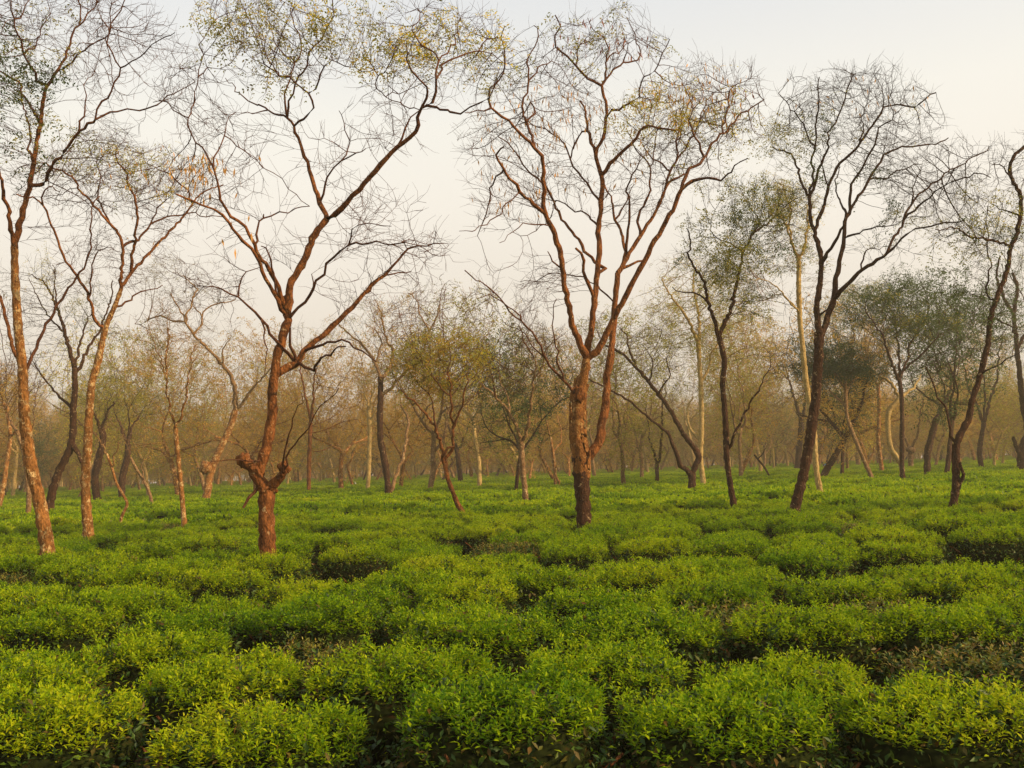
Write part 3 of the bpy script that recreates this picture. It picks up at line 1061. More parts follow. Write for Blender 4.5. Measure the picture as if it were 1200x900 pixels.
# the hero forked tree
traced_tree('big reddish tree with a low stubby fork and burr knobs, leaning right, left of centre', (314, 651), [
    '19 19 | 314,655 313,620 312,595 313,574',
    '17 14 -.2 | 313,576 306,566 300,555 294,546 286,538',
    '14 10 .3 | 303,562 306,545 312,525 316,505 319,480 320,460 321,440 325,415 332,395 337,375 338,350 339,335 347,322 357,305 364,285 373,270 383,257',
    '14 10 -.2 | 314,576 322,566 329,556 333,550',
    '7 4 .8 | 383,257 379,245 371,228 367,215 360,190 352,170 345,148 338,138',
    '4.2 1.8 .5 | 338,138 334,120 333,108 341,92 347,72 352,58 350,40 343,25 340,8',
    '4.2 1.8 -.8 | 338,138 337,125 347,100 359,77 360,62 367,54 377,46 386,32 390,20 388,0',
    '4.8 2 -1.2 | 346,150 350,140 360,136 368,128 366,118 361,109 350,100 338,92 322,84 310,75',
    '2.6 1.2 | 361,109 375,95 380,80 389,72 410,76 425,82',
    '3.2 1.2 1.2 | 334,139 320,131 306,125 290,117 281,110 273,100 262,92', '2 1 | 315,130 298,131 281,132',
    '2.8 1.2 1 | 341,92 330,89 315,72 312,50 302,35 290,20', '2.2 1 | 347,72 330,60 320,40 322,20',
    '9 6.5 -.8 | 383,257 400,245 412,230 421,222 440,200 458,179 472,168 487,153',
    '5 3.4 -.6 | 487,153 492,147 489,136 493,127 507,122 511,107 511,92',
    '3.4 1.4 .8 | 511,92 522,77 540,65 560,57 570,48 585,42',
    '3.4 1.8 0 | 469,170 471,162 475,150 482,138 492,130',
    '4 1.8 1.2 | 490,131 480,127 470,122 460,117 442,107 441,87 435,77 425,62',
    '2.4 1.1 | 441,87 455,78 464,62 466,50', '3.2 1.2 -1 | 495,125 497,115 502,102 492,94 482,85 480,72 476,62 478,48',
    '2.6 1.2 .8 | 511,92 515,72 502,60 490,47 485,37 490,25 490,8', '3 1.2 -1.2 | 504,126 517,127 530,132 540,136 550,127 562,120 571,110 590,82 591,60',
    '2.2 1 | 455,112 465,108 452,98 455,88', '2.2 1 | 515,72 530,55 535,35 540,20', '2 1 | 560,57 575,62 588,72',
    '6 3 -1.5 | 335,372 331,362 325,350 317,335 307,317 300,302 285,282 267,260 250,245 225,235 205,228',
    '6 3 -.8 | 337,365 322,330 312,310 302,297 292,275 272,252 260,235 256,222 250,200',
    '3.4 1.4 .6 | 250,200 240,180 225,155 221,140 227,117 232,92 235,72 236,52',
    '2.4 1 | 250,200 262,162 264,145 275,130', '2 1 | 221,140 205,128 190,118 178,120', '2 1 | 232,92 245,82 255,80',
    '3.2 1.3 | 300,285 300,272 304,262 309,258 325,250 345,245 362,241', '2.4 1.6 | 308,260 309,251',
    '3.4 1.6 | 332,360 322,332 320,310 314,295 305,290', '2.2 1 | 262,162 278,170 292,182 310,195', '3 1.2 | 362,245 345,228 330,210 310,196 290,180 275,165',
    '4 2 -1.2 | 343,372 357,355 365,337 377,320 390,302 407,287 425,284 450,287 475,285',
    '2 1 | 407,287 415,270 430,262 457,264', '2 1.2 | 365,337 366,321', '3 1.2 | 372,240 385,205 402,190 415,180 428,172',
    '2 1 | 402,190 410,165 405,145 398,130', '1.6 .8 | 415,180 400,172 380,165 362,160',
    '12 6 .6 | 323,440 338,430 347,426 356,412 370,400 390,382 412,360 425,345 450,322',
    '4.5 1.6 0 | 450,322 460,312 470,297 487,290 500,289 520,286', '3 1.3 | 430,345 457,320 482,318',
    '3.6 1.6 -1 | 362,415 385,404 407,402 425,412 440,425', '4.4 2 -1.6 | 350,435 365,432 373,422 390,412 402,408',
    '5 3 -.3 | 348,425 342,405 340,385', '5 2 -.6 | 344,422 337,412 325,400 307,375 293,358 280,348 260,340 240,336',
    '2.6 1.2 | 279,347 280,325 287,317 302,313', '2.2 1 | 307,375 311,395 312,420 310,440',
    '2.6 1 -1 | 331,550 334,520 340,500 348,485 355,462', '2.6 1.1 -1 | 334,548 342,530 350,515 365,492 382,472 398,455',
    '2 1 -.8 | 318,545 300,540 270,538 250,543 240,548', '5 4 -.1 | 299,568 292,585 284,597'], 14,
    crown=[(330, 45, 75, 48, 1100), (270, 45, 45, 40, 330), (400, 40, 50, 35, 330), (500, 55, 72, 42, 950), (560, 80, 45, 45, 400), (445, 95, 35, 35, 160),
           (235, 110, 45, 60, 330), (250, 200, 55, 50, 300), (310, 270, 50, 45, 120), (420, 200, 50, 45, 220), (490, 300, 55, 38, 330), (450, 265, 50, 40, 220),
           (400, 320, 40, 40, 100), (255, 330, 45, 35, 160), (385, 480, 30, 35, 50), (430, 120, 110, 60, 120), (300, 150, 60, 60, 140)],
    leaves=[(330, 20, 80, 34, 200, 'yellow', .85), (320, 35, 95, 45, 260, 'olive', .85), (270, 50, 45, 40, 110, 'olive', .85), (500, 50, 72, 38, 260, 'yellow', .85), (540, 62, 65, 36, 200, 'olive', .85),
            (455, 50, 30, 22, 90, 'yellow'), (235, 50, 25, 20, 60, 'olive'), (400, 25, 45, 22, 110, 'olive'), (590, 40, 25, 22, 50, 'yellow'), (350, 80, 60, 40, 60, 'grey')],
    pods=[(240, 190, 22, 20, 40, 'tan'), (270, 230, 55, 60, 26, 'tan')],
    barkk='red', knobs=[(286, 539, 9, 8, -.1), (333, 548, 7, 7, -.15), (313, 573, 11, 8, 0), (338, 352, 6, 9, .25)])

# the centre tree
traced_tree('large central tree with peeling orange bark below its fork and many rising boughs', (685, 618), [
    '16 21 | 685,620 684,600 682,575 681,550 681,535',
    '18 12 -.2 | 681,538 677,520 676,500 677,480 679,460 683,445 686,430 687,420',
    '10 6.5 -.8 | 685,422 681,405 675,390 670,375 665,350 661,330 659,310 655,290 648,270 641,255 637,240 638,225',
    '6 3 -.8 | 638,225 637,210 637,195 634,180 627,172 610,157 595,142 577,128 572,118',
    '3 1.3 -.5 | 572,118 575,105 585,95 591,80 592,62 590,45 592,30', '2.4 1.2 | 577,130 568,131 560,132 545,134',
    '4.4 2.2 .8 | 630,175 622,155 619,142 626,135 625,125 621,120', '3.4 1.4 .5 | 617,148 612,128 620,95 617,72 627,55 630,40 626,28',
    '2.2 1 | 620,95 632,80 642,75 660,76', '5 2.4 -1.2 | 637,250 626,240 615,230 600,210 590,197 581,182 592,170', '2.4 1.4 | 656,318 647,307 642,294',
    '2.2 1 | 590,195 578,215 565,265 560,275', '1.8 .8 | 612,228 590,245 570,262 552,272 540,268', '1.8 .8 | 640,270 620,262 600,272 585,285',
    '10 7 .5 | 687,420 690,400 694,380 697,350 700,320 702,290 702,265 704,245 706,220 705,205',
    '6.5 4.4 .3 | 705,205 700,190 698,179 707,162 710,140 710,120 705,100',
    '4 1.8 -.9 | 705,100 696,95 685,90 675,77 665,65 652,57 649,47 655,32 652,18', '3 1.4 .8 | 705,98 710,85 712,72 717,61 726,60 738,50',
    '2.4 1 | 712,72 710,50 697,37 690,22', '3 1.3 1.2 | 706,98 717,82 732,75 746,70 750,60 747,50 740,35 735,20', '2 1 | 732,75 734,60 742,48',
    '2.4 1 | 676,77 676,62 685,52 695,42', '3.4 1.4 -1.2 | 711,139 718,132 730,125 740,118 750,115 751,97 765,82 778,62 785,48',
    '4.6 3 .6 | 698,179 691,162 687,147 687,130 680,119', '6 2.6 -.9 | 706,202 715,192 725,182 740,167 750,155 759,146 772,150 790,151',
    '2.6 1.2 | 684,155 676,160 672,175', '4.6 3.8 -.5 | 691,345 686,325 683,305 677,292',
    '5 2 1.5 | 713,325 708,316 697,305 682,287 667,267 655,250 645,225 635,213 617,197 597,170 585,160',
    '3 1.2 1 | 702,265 692,258 685,250 662,240 642,232 625,236', '3 1.4 .8 | 703,238 692,222 677,200 667,182 655,162 640,150 625,146 610,140',
    '3 1.3 | 668,185 675,165 685,155', '2 .9 | 652,235 640,262 618,275 600,272',
    '11 6 -.9 | 689,420 700,412 707,398 715,383 725,362 735,342 750,315 760,297 767,282 780,260 792,240 799,222 812,212',
    '3.6 1.5 -1 | 812,212 825,209 845,209 852,202 861,194 875,188', '4.4 2 .8 | 799,222 805,202 822,192 825,185 835,168 847,155 860,142 880,125 893,118',
    '3 1.3 | 825,188 820,170 810,155 810,140 818,120', '2.6 1.2 | 847,155 852,130 855,110 862,98',
    '12 9 .8 | 691,545 700,522 705,500 709,480 711,450 714,425 717,400 720,370 722,340 724,320',
    '7 3.4 .4 | 724,320 731,308 738,296 750,276 762,258 770,245 776,230 785,214 802,204',
    '4.6 1.8 .8 | 770,245 780,222 785,200 795,185 792,165 797,145 805,128 812,110', '3.4 1.3 .6 | 790,192 802,175 812,158 822,140 826,120 838,108',
    '5 2.4 1 | 730,312 732,295 730,278 722,258 717,240 712,225 705,205', '4 1.8 -.5 | 732,295 736,270 737,240 735,225 740,205 750,190',
    '4 1.6 1.4 | 750,276 747,255 757,237 762,218 762,195 768,170 770,150', '4.6 2 .2 | 731,320 738,314 746,308 757,300 762,290',
    '3 1.3 | 722,258 728,245 735,235 742,215', '2.4 1.2 | 762,195 750,180 742,168 735,150', '3 1.2 | 785,200 772,190 760,182 750,165',
    '3.4 1.6 -1.2 | 668,462 660,445 647,432 640,420 627,395 612,378 597,365 580,345 565,332 545,318', '2.6 1.1 -1 | 660,445 655,425 651,405 648,380 650,350',
    '1.8 .8 | 612,378 590,352 575,348 560,350', '1.8 .8 | 640,420 622,400 610,388 590,380', '2.2 1 1 | 722,352 700,335 680,325 660,320 642,323 625,328 610,329'], 15,
    crown=[(685, 55, 50, 30, 500), (735, 45, 40, 35, 420), (600, 80, 45, 45, 330), (640, 120, 60, 45, 420), (580, 170, 45, 40, 300), (655, 190, 55, 60, 340),
           (810, 130, 70, 50, 1500), (865, 130, 35, 40, 380), (760, 160, 55, 50, 450), (780, 200, 55, 45, 350), (600, 250, 50, 50, 260), (590, 345, 60, 40, 220), (700, 120, 50, 50, 120), (730, 240, 40, 40, 120)],
    leaves=[(735, 35, 45, 28, 80, 'olive'), (690, 30, 30, 16, 40, 'olive'), (765, 120, 30, 18, 200, 'yellow'), (820, 110, 60, 32, 170, 'yellow'), (800, 130, 70, 45, 110, 'olive'),
            (590, 75, 30, 30, 50, 'olive'), (740, 145, 45, 30, 80, 'yellow'), (860, 170, 30, 20, 60, 'olive')],
    pods=[(815, 110, 65, 38, 170, 'tan'), (640, 140, 80, 45, 120, 'tan'), (600, 210, 60, 50, 50, 'tan'), (690, 40, 50, 26, 60, 'red'), (745, 60, 22, 20, 20, 'red'), (700, 170, 60, 60, 70, 'tan'), (860, 110, 30, 20, 20, 'red')],
    barkk='red', peel=([(682, 560), (681, 535), (678, 515), (677, 490), (678, 465), (682, 448), (684, 440)], [18, 20, 19, 19, 18, 16, 14], 260),
    knobs=[(679, 462, 8, 10, -.15)], over={0: 'dark', 1: 'orange'})

traced_tree('dark trunk leaning right with a wide bare crown and one bough sweeping far right', (932, 597), [
    '12 11 | 931,598 938,570 945,540 950,510 954,480 957,450 959,420 960,390',
    '8.5 5 .5 | 960,392 958,375 957,357 960,337 962,312 960,292 956,277 951,260 949,245 948,228',
    '4 1.6 .8 | 948,228 940,215 930,185 917,177 905,172', '4 1.6 -.7 | 949,235 955,215 960,200 965,185 970,172 972,155 985,130 992,110 996,95 998,84',
    '3.4 1.5 .4 | 950,225 952,205 952,185 956,160 958,130 960,105 960,90', '2.4 1.1 | 952,175 945,155 935,135 922,120 912,110',
    '5.4 3.4 -1 | 961,312 966,302 970,296 978,284 986,270 991,260', '4.6 2 -1 | 958,270 962,252 967,240 970,217 985,192 1005,170 1022,147 1035,127 1057,122 1072,124 1097,107',
    '2.6 1.1 | 970,217 965,200 962,185', '2.4 1 | 1005,170 1012,155 1010,140 1018,120',
    '9 5.4 .8 | 959,400 966,385 972,367 977,350 980,325 985,300 989,280 991,260 992,250',
    '5 2 .8 | 991,255 1000,240 1012,220 1025,200 1037,182 1057,172 1080,170 1097,168 1112,162', '4 1.6 -1 | 993,246 996,225 1002,210 1010,197 1025,170 1030,150 1045,140 1052,130',
    '2.6 1.1 | 1018,212 1040,207 1060,196 1080,192', '3.4 1.4 1.2 | 992,252 986,240 982,230 979,210 985,195',
    '7 3.6 -1.5 | 976,352 985,342 995,332 1005,320 1022,309 1040,297 1048,290', '4 1.8 -.7 | 1048,290 1057,280 1072,270 1090,265 1115,259 1130,258',
    '4.6 1.6 .9 | 1040,298 1044,282 1052,272 1060,258 1067,240 1082,225 1097,212 1110,202 1130,190 1150,180 1160,172', '3 1.3 | 1062,255 1077,240 1097,225 1122,210 1145,205 1160,206',
    '2.8 1.2 | 989,277 1005,272 1020,268 1035,266 1050,262', '2.2 1 | 1067,240 1070,220 1078,200', '2.4 1 | 1005,320 1012,300 1020,292 1035,290', '3 1.2 | 960,372 970,362 980,358'], 16,
    crown=[(990, 125, 70, 40, 1000), (940, 150, 40, 50, 380), (1050, 140, 50, 35, 420), (1060, 185, 55, 30, 300), (1100, 210, 65, 35, 480), (1110, 255, 55, 25, 260), (1010, 180, 50, 50, 250), (930, 230, 35, 40, 120), (1030, 290, 40, 30, 60)],
    leaves=[(900, 165, 45, 22, 230, 'olive'), (945, 165, 20, 25, 60, 'green'), (985, 200, 45, 30, 70, 'green'), (1000, 120, 70, 40, 40, 'olive'), (1000, 245, 50, 30, 110, 'green'), (1040, 290, 40, 30, 80, 'olive')],
    pods=[(1000, 110, 90, 30, 30, 'tan')], barkk='dark', twig='dark')

traced_tree('dark forked trunk near the right edge with a pale broken stub beside it', (1119, 593), [
    '9 9 | 1117,595 1120,570 1120,545 1121,520',
    '8 5 .4 | 1121,522 1127,507 1135,490 1139,470 1147,445 1155,415 1159,395 1161,373 1169,347 1180,317 1184,293 1191,275 1196,253 1195,229 1187,211 1184,195 1190,180 1204,170',
    '4 1.4 -1 | 1184,293 1180,287 1164,281 1150,279 1135,276 1121,267 1110,268 1095,270', '3 1.3 .8 | 1168,350 1156,347 1158,330 1160,310 1158,285 1156,260 1157,240',
    '4 2 .4 | 1120,520 1114,510 1112,495 1108,482 1100,465 1092,450 1085,430', '3 1.2 | 1150,440 1165,430 1178,420 1195,415', '2.6 1.2 | 1196,253 1180,247 1165,243',
    '5 5 -.15 | 1127,580 1129,560 1126,541', '2.4 1 | 1186,211 1175,197 1160,192', '3 1.2 | 1161,373 1180,380 1195,392'], 17,
    crown=[(1165, 250, 45, 50, 520), (1190, 190, 35, 35, 260), (1130, 290, 40, 40, 200), (1100, 430, 30, 30, 80), (1185, 400, 30, 30, 60), (1150, 350, 40, 40, 100)],
    leaves=[(1175, 240, 40, 40, 160, 'olive'), (1120, 290, 45, 40, 190, 'olive'), (1175, 300, 40, 40, 160, 'green'), (1150, 350, 40, 30, 140, 'green')], barkk='dark', twig='dark')

traced_tree('slender dark speckled tree with a small low side bough, right of the central tree', (860, 593), [
    '7 6 | 860,594 856,570 852,540 851,510 849,480 847,450 849,425 845,405 841,390',
    '5.4 2.4 .8 | 841,392 850,378 857,360 862,337 868,312 872,295 882,275 895,265 907,255',
    '5 2 -.8 | 842,393 837,375 830,355 827,337 822,325 815,315 807,300 809,285 806,270', '2.8 1.2 | 829,352 820,345 810,344 797,342 788,336',
    '4 1.4 -.7 | 854,528 862,508 870,487 882,468 893,448 903,430', '2.6 1.2 | 872,295 862,288 850,282 840,280 832,270', '3 1.3 | 882,275 890,262 885,250 876,240'], 18,
    crown=[(840, 290, 45, 45, 420), (900, 250, 50, 40, 380), (880, 330, 45, 50, 260), (905, 430, 25, 30, 100), (850, 230, 50, 30, 160)],
    leaves=[(840, 300, 45, 60, 400, 'olive', 1.2), (890, 260, 50, 65, 420, 'green', 1.2), (860, 330, 45, 55, 360, 'olive', 1.2), (905, 200, 40, 40, 260, 'olive')], barkk='dark', twig='dark')

traced_tree('low wide-spreading dark tree with boughs reaching up and left, right of centre', (811, 576), [
    '9 9 | 811,578 811,565 811,556',
    '8 3.4 .4 | 811,558 815,545 819,535 812,522 805,515 795,498 785,480 772,462 760,447 745,430 733,418 725,412 710,405', '3.4 1.4 | 745,430 740,415 736,405 735,395 728,385',
    '7 4.6 -.4 | 811,558 805,550 797,545 792,530 786,515 782,505', '4.4 1.8 -.8 | 784,510 776,501 760,490 740,472 715,457 695,447 680,440',
    '2.8 1.2 | 772,462 780,450 785,435 780,420', '2.6 1.2 | 760,447 765,430 760,412'], 19,
    crown=[(760, 410, 40, 35, 300), (710, 400, 35, 30, 240), (790, 440, 30, 30, 120), (690, 435, 25, 20, 80)],
    leaves=[(775, 400, 45, 40, 200, 'olive'), (800, 430, 35, 30, 120, 'olive')], barkk='dark', twig='dark')

traced_tree('pale-limbed tree with a feathery olive crown behind the low spreading dark tree', (825, 570), [
    '6.5 5 | 825,572 822,550 821,530 822,500 822,475 821,450 820,430 818,400',
    '4 2 | 818,402 820,380 816,355 812,335 815,315', '4 1.6 | 818,402 808,378 795,358 783,342 775,325', '3.6 1.6 | 821,450 830,432 834,415 842,400 850,380', '4 2 | 822,520 808,500 806,480 812,465'], 20,
    crown=[(800, 370, 55, 45, 900), (850, 360, 45, 50, 600), (820, 320, 50, 25, 300), (850, 420, 40, 25, 200)],
    leaves=[(800, 370, 52, 45, 900, 'olive', 1.4), (785, 345, 40, 30, 420, 'yellow', 1.3), (855, 365, 45, 55, 800, 'olive', 1.4), (820, 420, 60, 22, 220, 'olive', 1.1)], barkk='pale', twig='tan')

traced_tree('pale yellow-barked trunk rising straight behind the right-leaning dark tree', (962, 580), [
    '7 5.5 | 962,582 958,560 955,530 953,500 949,475 945,450 942,425 940,400 937,370 936,335 936,302',
    '4 2 -.6 | 936,304 930,290 926,278 922,265 915,255 908,240', '4 1.8 .6 | 936,304 942,290 945,275 947,257 945,240', '3 1.4 | 930,290 925,268 927,250 922,232 914,215',
    '2.8 1.1 -.8 | 937,368 930,358 922,350 902,330 880,327', '2.8 1.1 | 936,366 925,352 912,345 895,352'], 21,
    crown=[(925, 240, 35, 45, 380), (895, 300, 45, 40, 260), (950, 300, 30, 40, 160), (890, 350, 40, 25, 160)],
    leaves=[(920, 240, 35, 45, 330, 'olive'), (890, 290, 45, 45, 330, 'green'), (950, 290, 25, 40, 120, 'olive'), (935, 250, 20, 25, 100, 'yellow')], barkk='pale', twig='tan')

traced_tree('tree with an arching yellow trunk bowed left, at the right of the field', (1056, 561), [
    '6 5.5 | 1057,562 1056,545 1045,527 1041,510 1041,485 1047,475 1056,465', '4.6 2 | 1055,467 1045,450 1030,440 1015,425', '4 2 | 1056,466 1070,455 1080,440'], 22,
    crown=[(1040, 410, 40, 30, 200)], leaves=[(1040, 410, 40, 30, 120, 'rust')], barkk='pale', twig='tan')

traced_tree('upright dark stem with a round olive-green crown, beside the arching yellow trunk', (1060, 563), [
    '5.5 4.6 | 1058,563 1057,540 1057,510 1057,480 1056,460 1054,445',
    '4 1.8 | 1055,448 1047,430 1040,412 1035,395 1025,380 1015,365', '4 1.6 | 1055,448 1054,425 1052,400 1048,375 1040,355', '3.6 1.6 | 1055,445 1062,425 1068,400 1080,380 1090,360', '3 1.4 | 1058,435 1075,420 1090,405 1100,395'], 23,
    crown=[(1045, 360, 60, 38, 900), (1010, 360, 35, 25, 260), (1090, 375, 35, 30, 260)],
    leaves=[(1045, 355, 56, 30, 2300, 'green', 1.6), (1030, 380, 50, 30, 700, 'olive', 1.5), (1090, 375, 38, 30, 420, 'green', 1.35), (1060, 335, 30, 16, 220, 'green', 1.3)], barkk='dark', twig='dark')

traced_tree('thin tree leaning left under a flat dark-green umbrella crown', (1023, 562), [
    '5 4 | 1022,562 1015,545 1005,522 997,502 992,485 991,462 990,445', '3.6 1.4 | 991,478 980,465 972,457 965,445', '3 1.4 | 991,462 1000,445 1010,435', '3 1.4 | 990,455 978,438 965,428 950,425', '2.6 1.2 | 992,450 995,430 1000,415'], 24,
    crown=[(985, 430, 50, 22, 700), (960, 405, 40, 18, 300)],
    leaves=[(990, 434, 50, 13, 2000, 'dark', 1.6), (955, 408, 34, 13, 800, 'dark', 1.5), (990, 415, 40, 14, 380, 'green', 1.4)], barkk='grey', twig='dark')

traced_tree('stout dark tree with a cut-off thick bough, between the arching trunk and the right fork', (1087, 556), [
    '8 7 | 1087,557 1087,532 1092,510 1097,492', '6 3 | 1097,494 1103,478 1110,466 1115,450 1113,435', '3 1.4 | 1113,440 1125,425 1138,415 1145,400', '3 1.4 | 1112,445 1100,430 1095,412 1085,400', '3 1.4 | 1105,476 1085,465 1070,450 1068,435'], 25,
    crown=[(1110, 390, 45, 35, 500), (1075, 430, 30, 25, 140)],
    leaves=[(1115, 385, 45, 40, 1300, 'green', 1.6), (1100, 355, 30, 25, 260, 'dark', 1.3), (1080, 430, 40, 25, 160, 'rust', 1.1)], barkk='dark', twig='dark')

traced_tree('thick dark tree cut by the right edge of the view', (1199, 551), [
    '11 9 | 1198,553 1197,535 1203,515 1212,500', '6 4 | 1198,540 1190,520 1187,512', '8 4 | 1205,510 1200,480 1196,450 1192,410 1188,370 1192,340 1187,320', '5 2.4 | 1188,370 1175,345 1168,325 1172,300', '4 2 | 1192,410 1205,380 1200,350', '4 1.6 | 1212,500 1225,470 1230,430'], 26,
    crown=[(1185, 320, 40, 50, 500), (1220, 380, 40, 60, 300)], leaves=[(1180, 320, 35, 50, 600, 'green', 1.35), (1190, 370, 35, 30, 220, 'olive', 1.2)], barkk='dark', twig='dark')

traced_tree('pale straight trunk between the umbrella-crowned tree and the arching trunk', (1033, 554), [
    '5 4 | 1034,555 1031,532 1029,515 1030,495 1030,470 1029,450', '3 1.4 | 1029,452 1020,435 1015,420', '3 1.4 | 1029,452 1038,435 1040,415'], 27,
    crown=[(1028, 410, 30, 25, 220)], leaves=[(1028, 410, 35, 25, 260, 'rust', 1.2)], barkk='lit', twig='red')

traced_tree('stocky tree leaning right from a knobbly base, between the second trunk and the forked tree', (242, 588), [
    '10 7 | 241,590 243,575 246,555 253,537 262,517 271,497 276,480', '6 3 | 276,480 275,455 270,440 260,427 245,410 227,392 217,377', '3.4 1.4 | 217,377 222,362 228,345 230,338 222,330 212,322',
    '3 1.4 | 228,392 236,378 237,370 247,358 260,355 275,352', '2.6 1.2 | 217,377 200,375 185,370 170,378 158,380', '4 1.8 | 276,482 288,466 298,452 310,440 318,430', '2.6 1.2 | 237,370 230,362 222,350', '2.6 1.2 | 260,427 262,410 270,395', '2.4 1.2 | 217,377 210,360 200,345'], 28,
    crown=[(200, 340, 45, 40, 420), (250, 360, 45, 45, 320), (290, 430, 30, 25, 120), (170, 380, 30, 20, 100)],
    leaves=[(210, 310, 40, 35, 240, 'grey', 1.1), (290, 430, 30, 25, 110, 'yellow'), (250, 380, 45, 30, 90, 'olive')], barkk='lit', limb_bark='grey', knobs=[(241, 548, 7, 7, -.2)])

traced_tree('speckled tree with two stems from the ground and dried brown clusters in its crown', (456, 582), [
    '8 6.5 | 455,583 454,562 450,537 446,515 445,490 446,465 446,442', '5 4 | 459,580 460,572 464,557 472,537 476,512 478,490 470,475',
    '5 2 | 446,444 454,435 460,420 460,408 455,402 450,388 447,370 442,355', '5 2 | 446,444 443,432 437,420 428,408 420,400 405,388 398,380', '4 1.6 | 450,466 465,447 480,432 490,425 497,410 502,390 512,370 516,355', '2.6 1.2 | 502,388 494,372 490,355 483,345', '2.6 1.2 | 446,425 447,400 440,385'], 29,
    crown=[(455, 370, 45, 35, 480), (500, 365, 30, 35, 280), (415, 385, 35, 25, 200), (480, 420, 35, 22, 150)],
    leaves=[(440, 370, 35, 28, 240, 'rust', 1.2), (470, 375, 25, 25, 140, 'rust', 1.2), (410, 365, 25, 22, 110, 'olive'), (480, 420, 40, 22, 180, 'olive')],
    pods=[(455, 370, 30, 28, 220, 'red')], barkk='dark', limb_bark='grey')

traced_tree('small tree leaning left with a dome of yellow-orange leaves, left of the central tree', (542, 602), [
    '6 5.5 | 543,604 536,590 530,575 524,558 521,540', '4.6 2 | 521,542 517,522 510,502 500,487 487,472 478,465', '4.4 2 | 521,540 531,522 530,500 529,475 528,450 525,435', '3.6 1.6 | 530,500 540,480 545,460 548,440', '3 1.4 | 510,502 508,480 502,460', '3 1.4 | 528,465 515,452 505,440', '4 3 | 519,535 526,527 534,524'], 30,
    crown=[(515, 420, 55, 38, 1100), (470, 440, 30, 25, 240), (550, 430, 28, 30, 260)],
    leaves=[(515, 412, 56, 36, 400, 'yellow', 1.15), (500, 440, 54, 32, 380, 'rust', 1.15), (545, 410, 30, 25, 260, 'yellow', 1.1), (480, 430, 35, 28, 320, 'olive', 1.1), (525, 395, 30, 15, 160, 'rust')], barkk='red')

traced_tree('Y-shaped bare tree standing straight just left of the central trunk', (616, 590), [
    '7 6.5 | 616,592 615,570 612,545 611,520', '5 2 | 611,522 605,500 598,485 590,475 580,465 570,455 560,448', '5 2 | 612,520 617,505 620,490 622,470 625,448 628,430 627,415', '3 1.4 | 600,487 597,472 590,455 585,435 588,415', '2.8 1.2 | 625,448 635,432 640,410 650,395', '2.6 1.2 | 580,465 578,445 570,425', '2.4 1.2 | 627,420 615,400 608,380'], 31,
    crown=[(600, 420, 50, 45, 700), (560, 440, 25, 30, 160), (640, 400, 30, 35, 240)], leaves=[(600, 420, 60, 45, 170, 'olive'), (600, 380, 40, 25, 80, 'grey')], barkk='grey')

traced_tree('thin pale sapling standing alone between the second trunk and the stocky leaning tree', (215, 613), [
    '6 5 | 216,614 213,580 210,550 207,520 206,502', '3.6 1.6 | 206,504 202,488 197,470 195,440 196,410 198,385', '3.4 1.4 | 206,504 212,485 218,465 220,450 224,425 228,405', '2.4 1.2 | 196,440 188,420 180,400'], 32,
    crown=[(200, 390, 35, 45, 380), (230, 420, 22, 30, 120)], leaves=[(200, 390, 35, 40, 60, 'grey')], barkk='lit', twig='tan')

traced_tree('straight narrow dark trunk just right of the big forked tree', (362, 578), [
    '5 4.6 | 362,580 362,550 363,520 364,495', '3.4 1.4 | 364,496 360,475 356,455 352,435 350,420', '3.4 1.4 | 364,496 367,470 368,445 372,425'], 33,
    crown=[(360, 410, 35, 35, 300)], leaves=[(360, 410, 38, 34, 200, 'olive', 1.1)], barkk='red')

traced_tree('pale cream trunk standing behind and left of the two-stemmed speckled tree', (431, 576), [
    '5 5 | 431,578 432,550 433,520 433,500 432,480', '3.4 1.4 | 432,482 428,462 420,445', '3.4 1.4 | 432,482 437,462 440,445', '2.6 1.2 | 432,495 441,480 447,470'], 34,
    crown=[(430, 435, 32, 28, 260)], leaves=[(430, 440, 36, 30, 300, 'olive', 1.15)], barkk='pale', twig='tan')

traced_tree('crooked bare sapling bent like an S, right of the second trunk', (141, 612), [
    '3.6 3 | 141,613 145,600 149,590 143,578 136,565 131,548 125,532', '2.4 1.2 | 125,532 118,520 112,508', '2.4 1.2 | 131,548 136,530 140,515'], 35,
    crown=[(128, 505, 18, 18, 50)], barkk='lit', twig='tan')
traced_tree('thin bare sapling forking left, just behind the S-bent one', (178, 594), [
    '4 3 | 178,595 176,580 170,566 160,550 153,536', '2.2 1.1 | 170,566 166,550 168,535'], 36, crown=[(155, 515, 20, 18, 60)], barkk='grey', twig='tan')
traced_tree('dark thick trunk leaning left close behind the second trunk', (115, 590), [
    '9 7 | 115,591 111,562 117,535 121,515 118,500', '4 1.8 | 119,505 125,485 135,470', '4 1.8 | 119,505 110,485 104,470'], 37, crown=[(120, 460, 40, 25, 260)], leaves=[(120, 455, 40, 25, 260, 'olive', 1.2)], barkk='dark', twig='dark')
traced_tree('dark double-bough tree with an olive dome crown, left of the pale sapling', (142, 586), [
    '8 7 | 143,588 143,560 149,537 150,520', '4 1.6 | 150,522 155,500 165,485', '4 1.6 | 150,522 142,500 135,485', '3 1.4 | 150,522 151,500 150,480'], 38,
    crown=[(150, 470, 42, 26, 420)], leaves=[(150, 468, 45, 26, 620, 'olive', 1.3)], barkk='dark', twig='dark')
traced_tree('narrow brown trunk standing behind the far-left mottled tree', (33, 605), [
    '6 5 | 33,606 34,585 32,557 28,530 20,505', '3.4 1.4 | 20,505 8,485 2,465', '3 1.4 | 28,530 38,505 40,480'], 39, crown=[(15, 450, 40, 30, 260)], leaves=[(15, 450, 40, 30, 140, 'rust', 1.1)], barkk='grey')
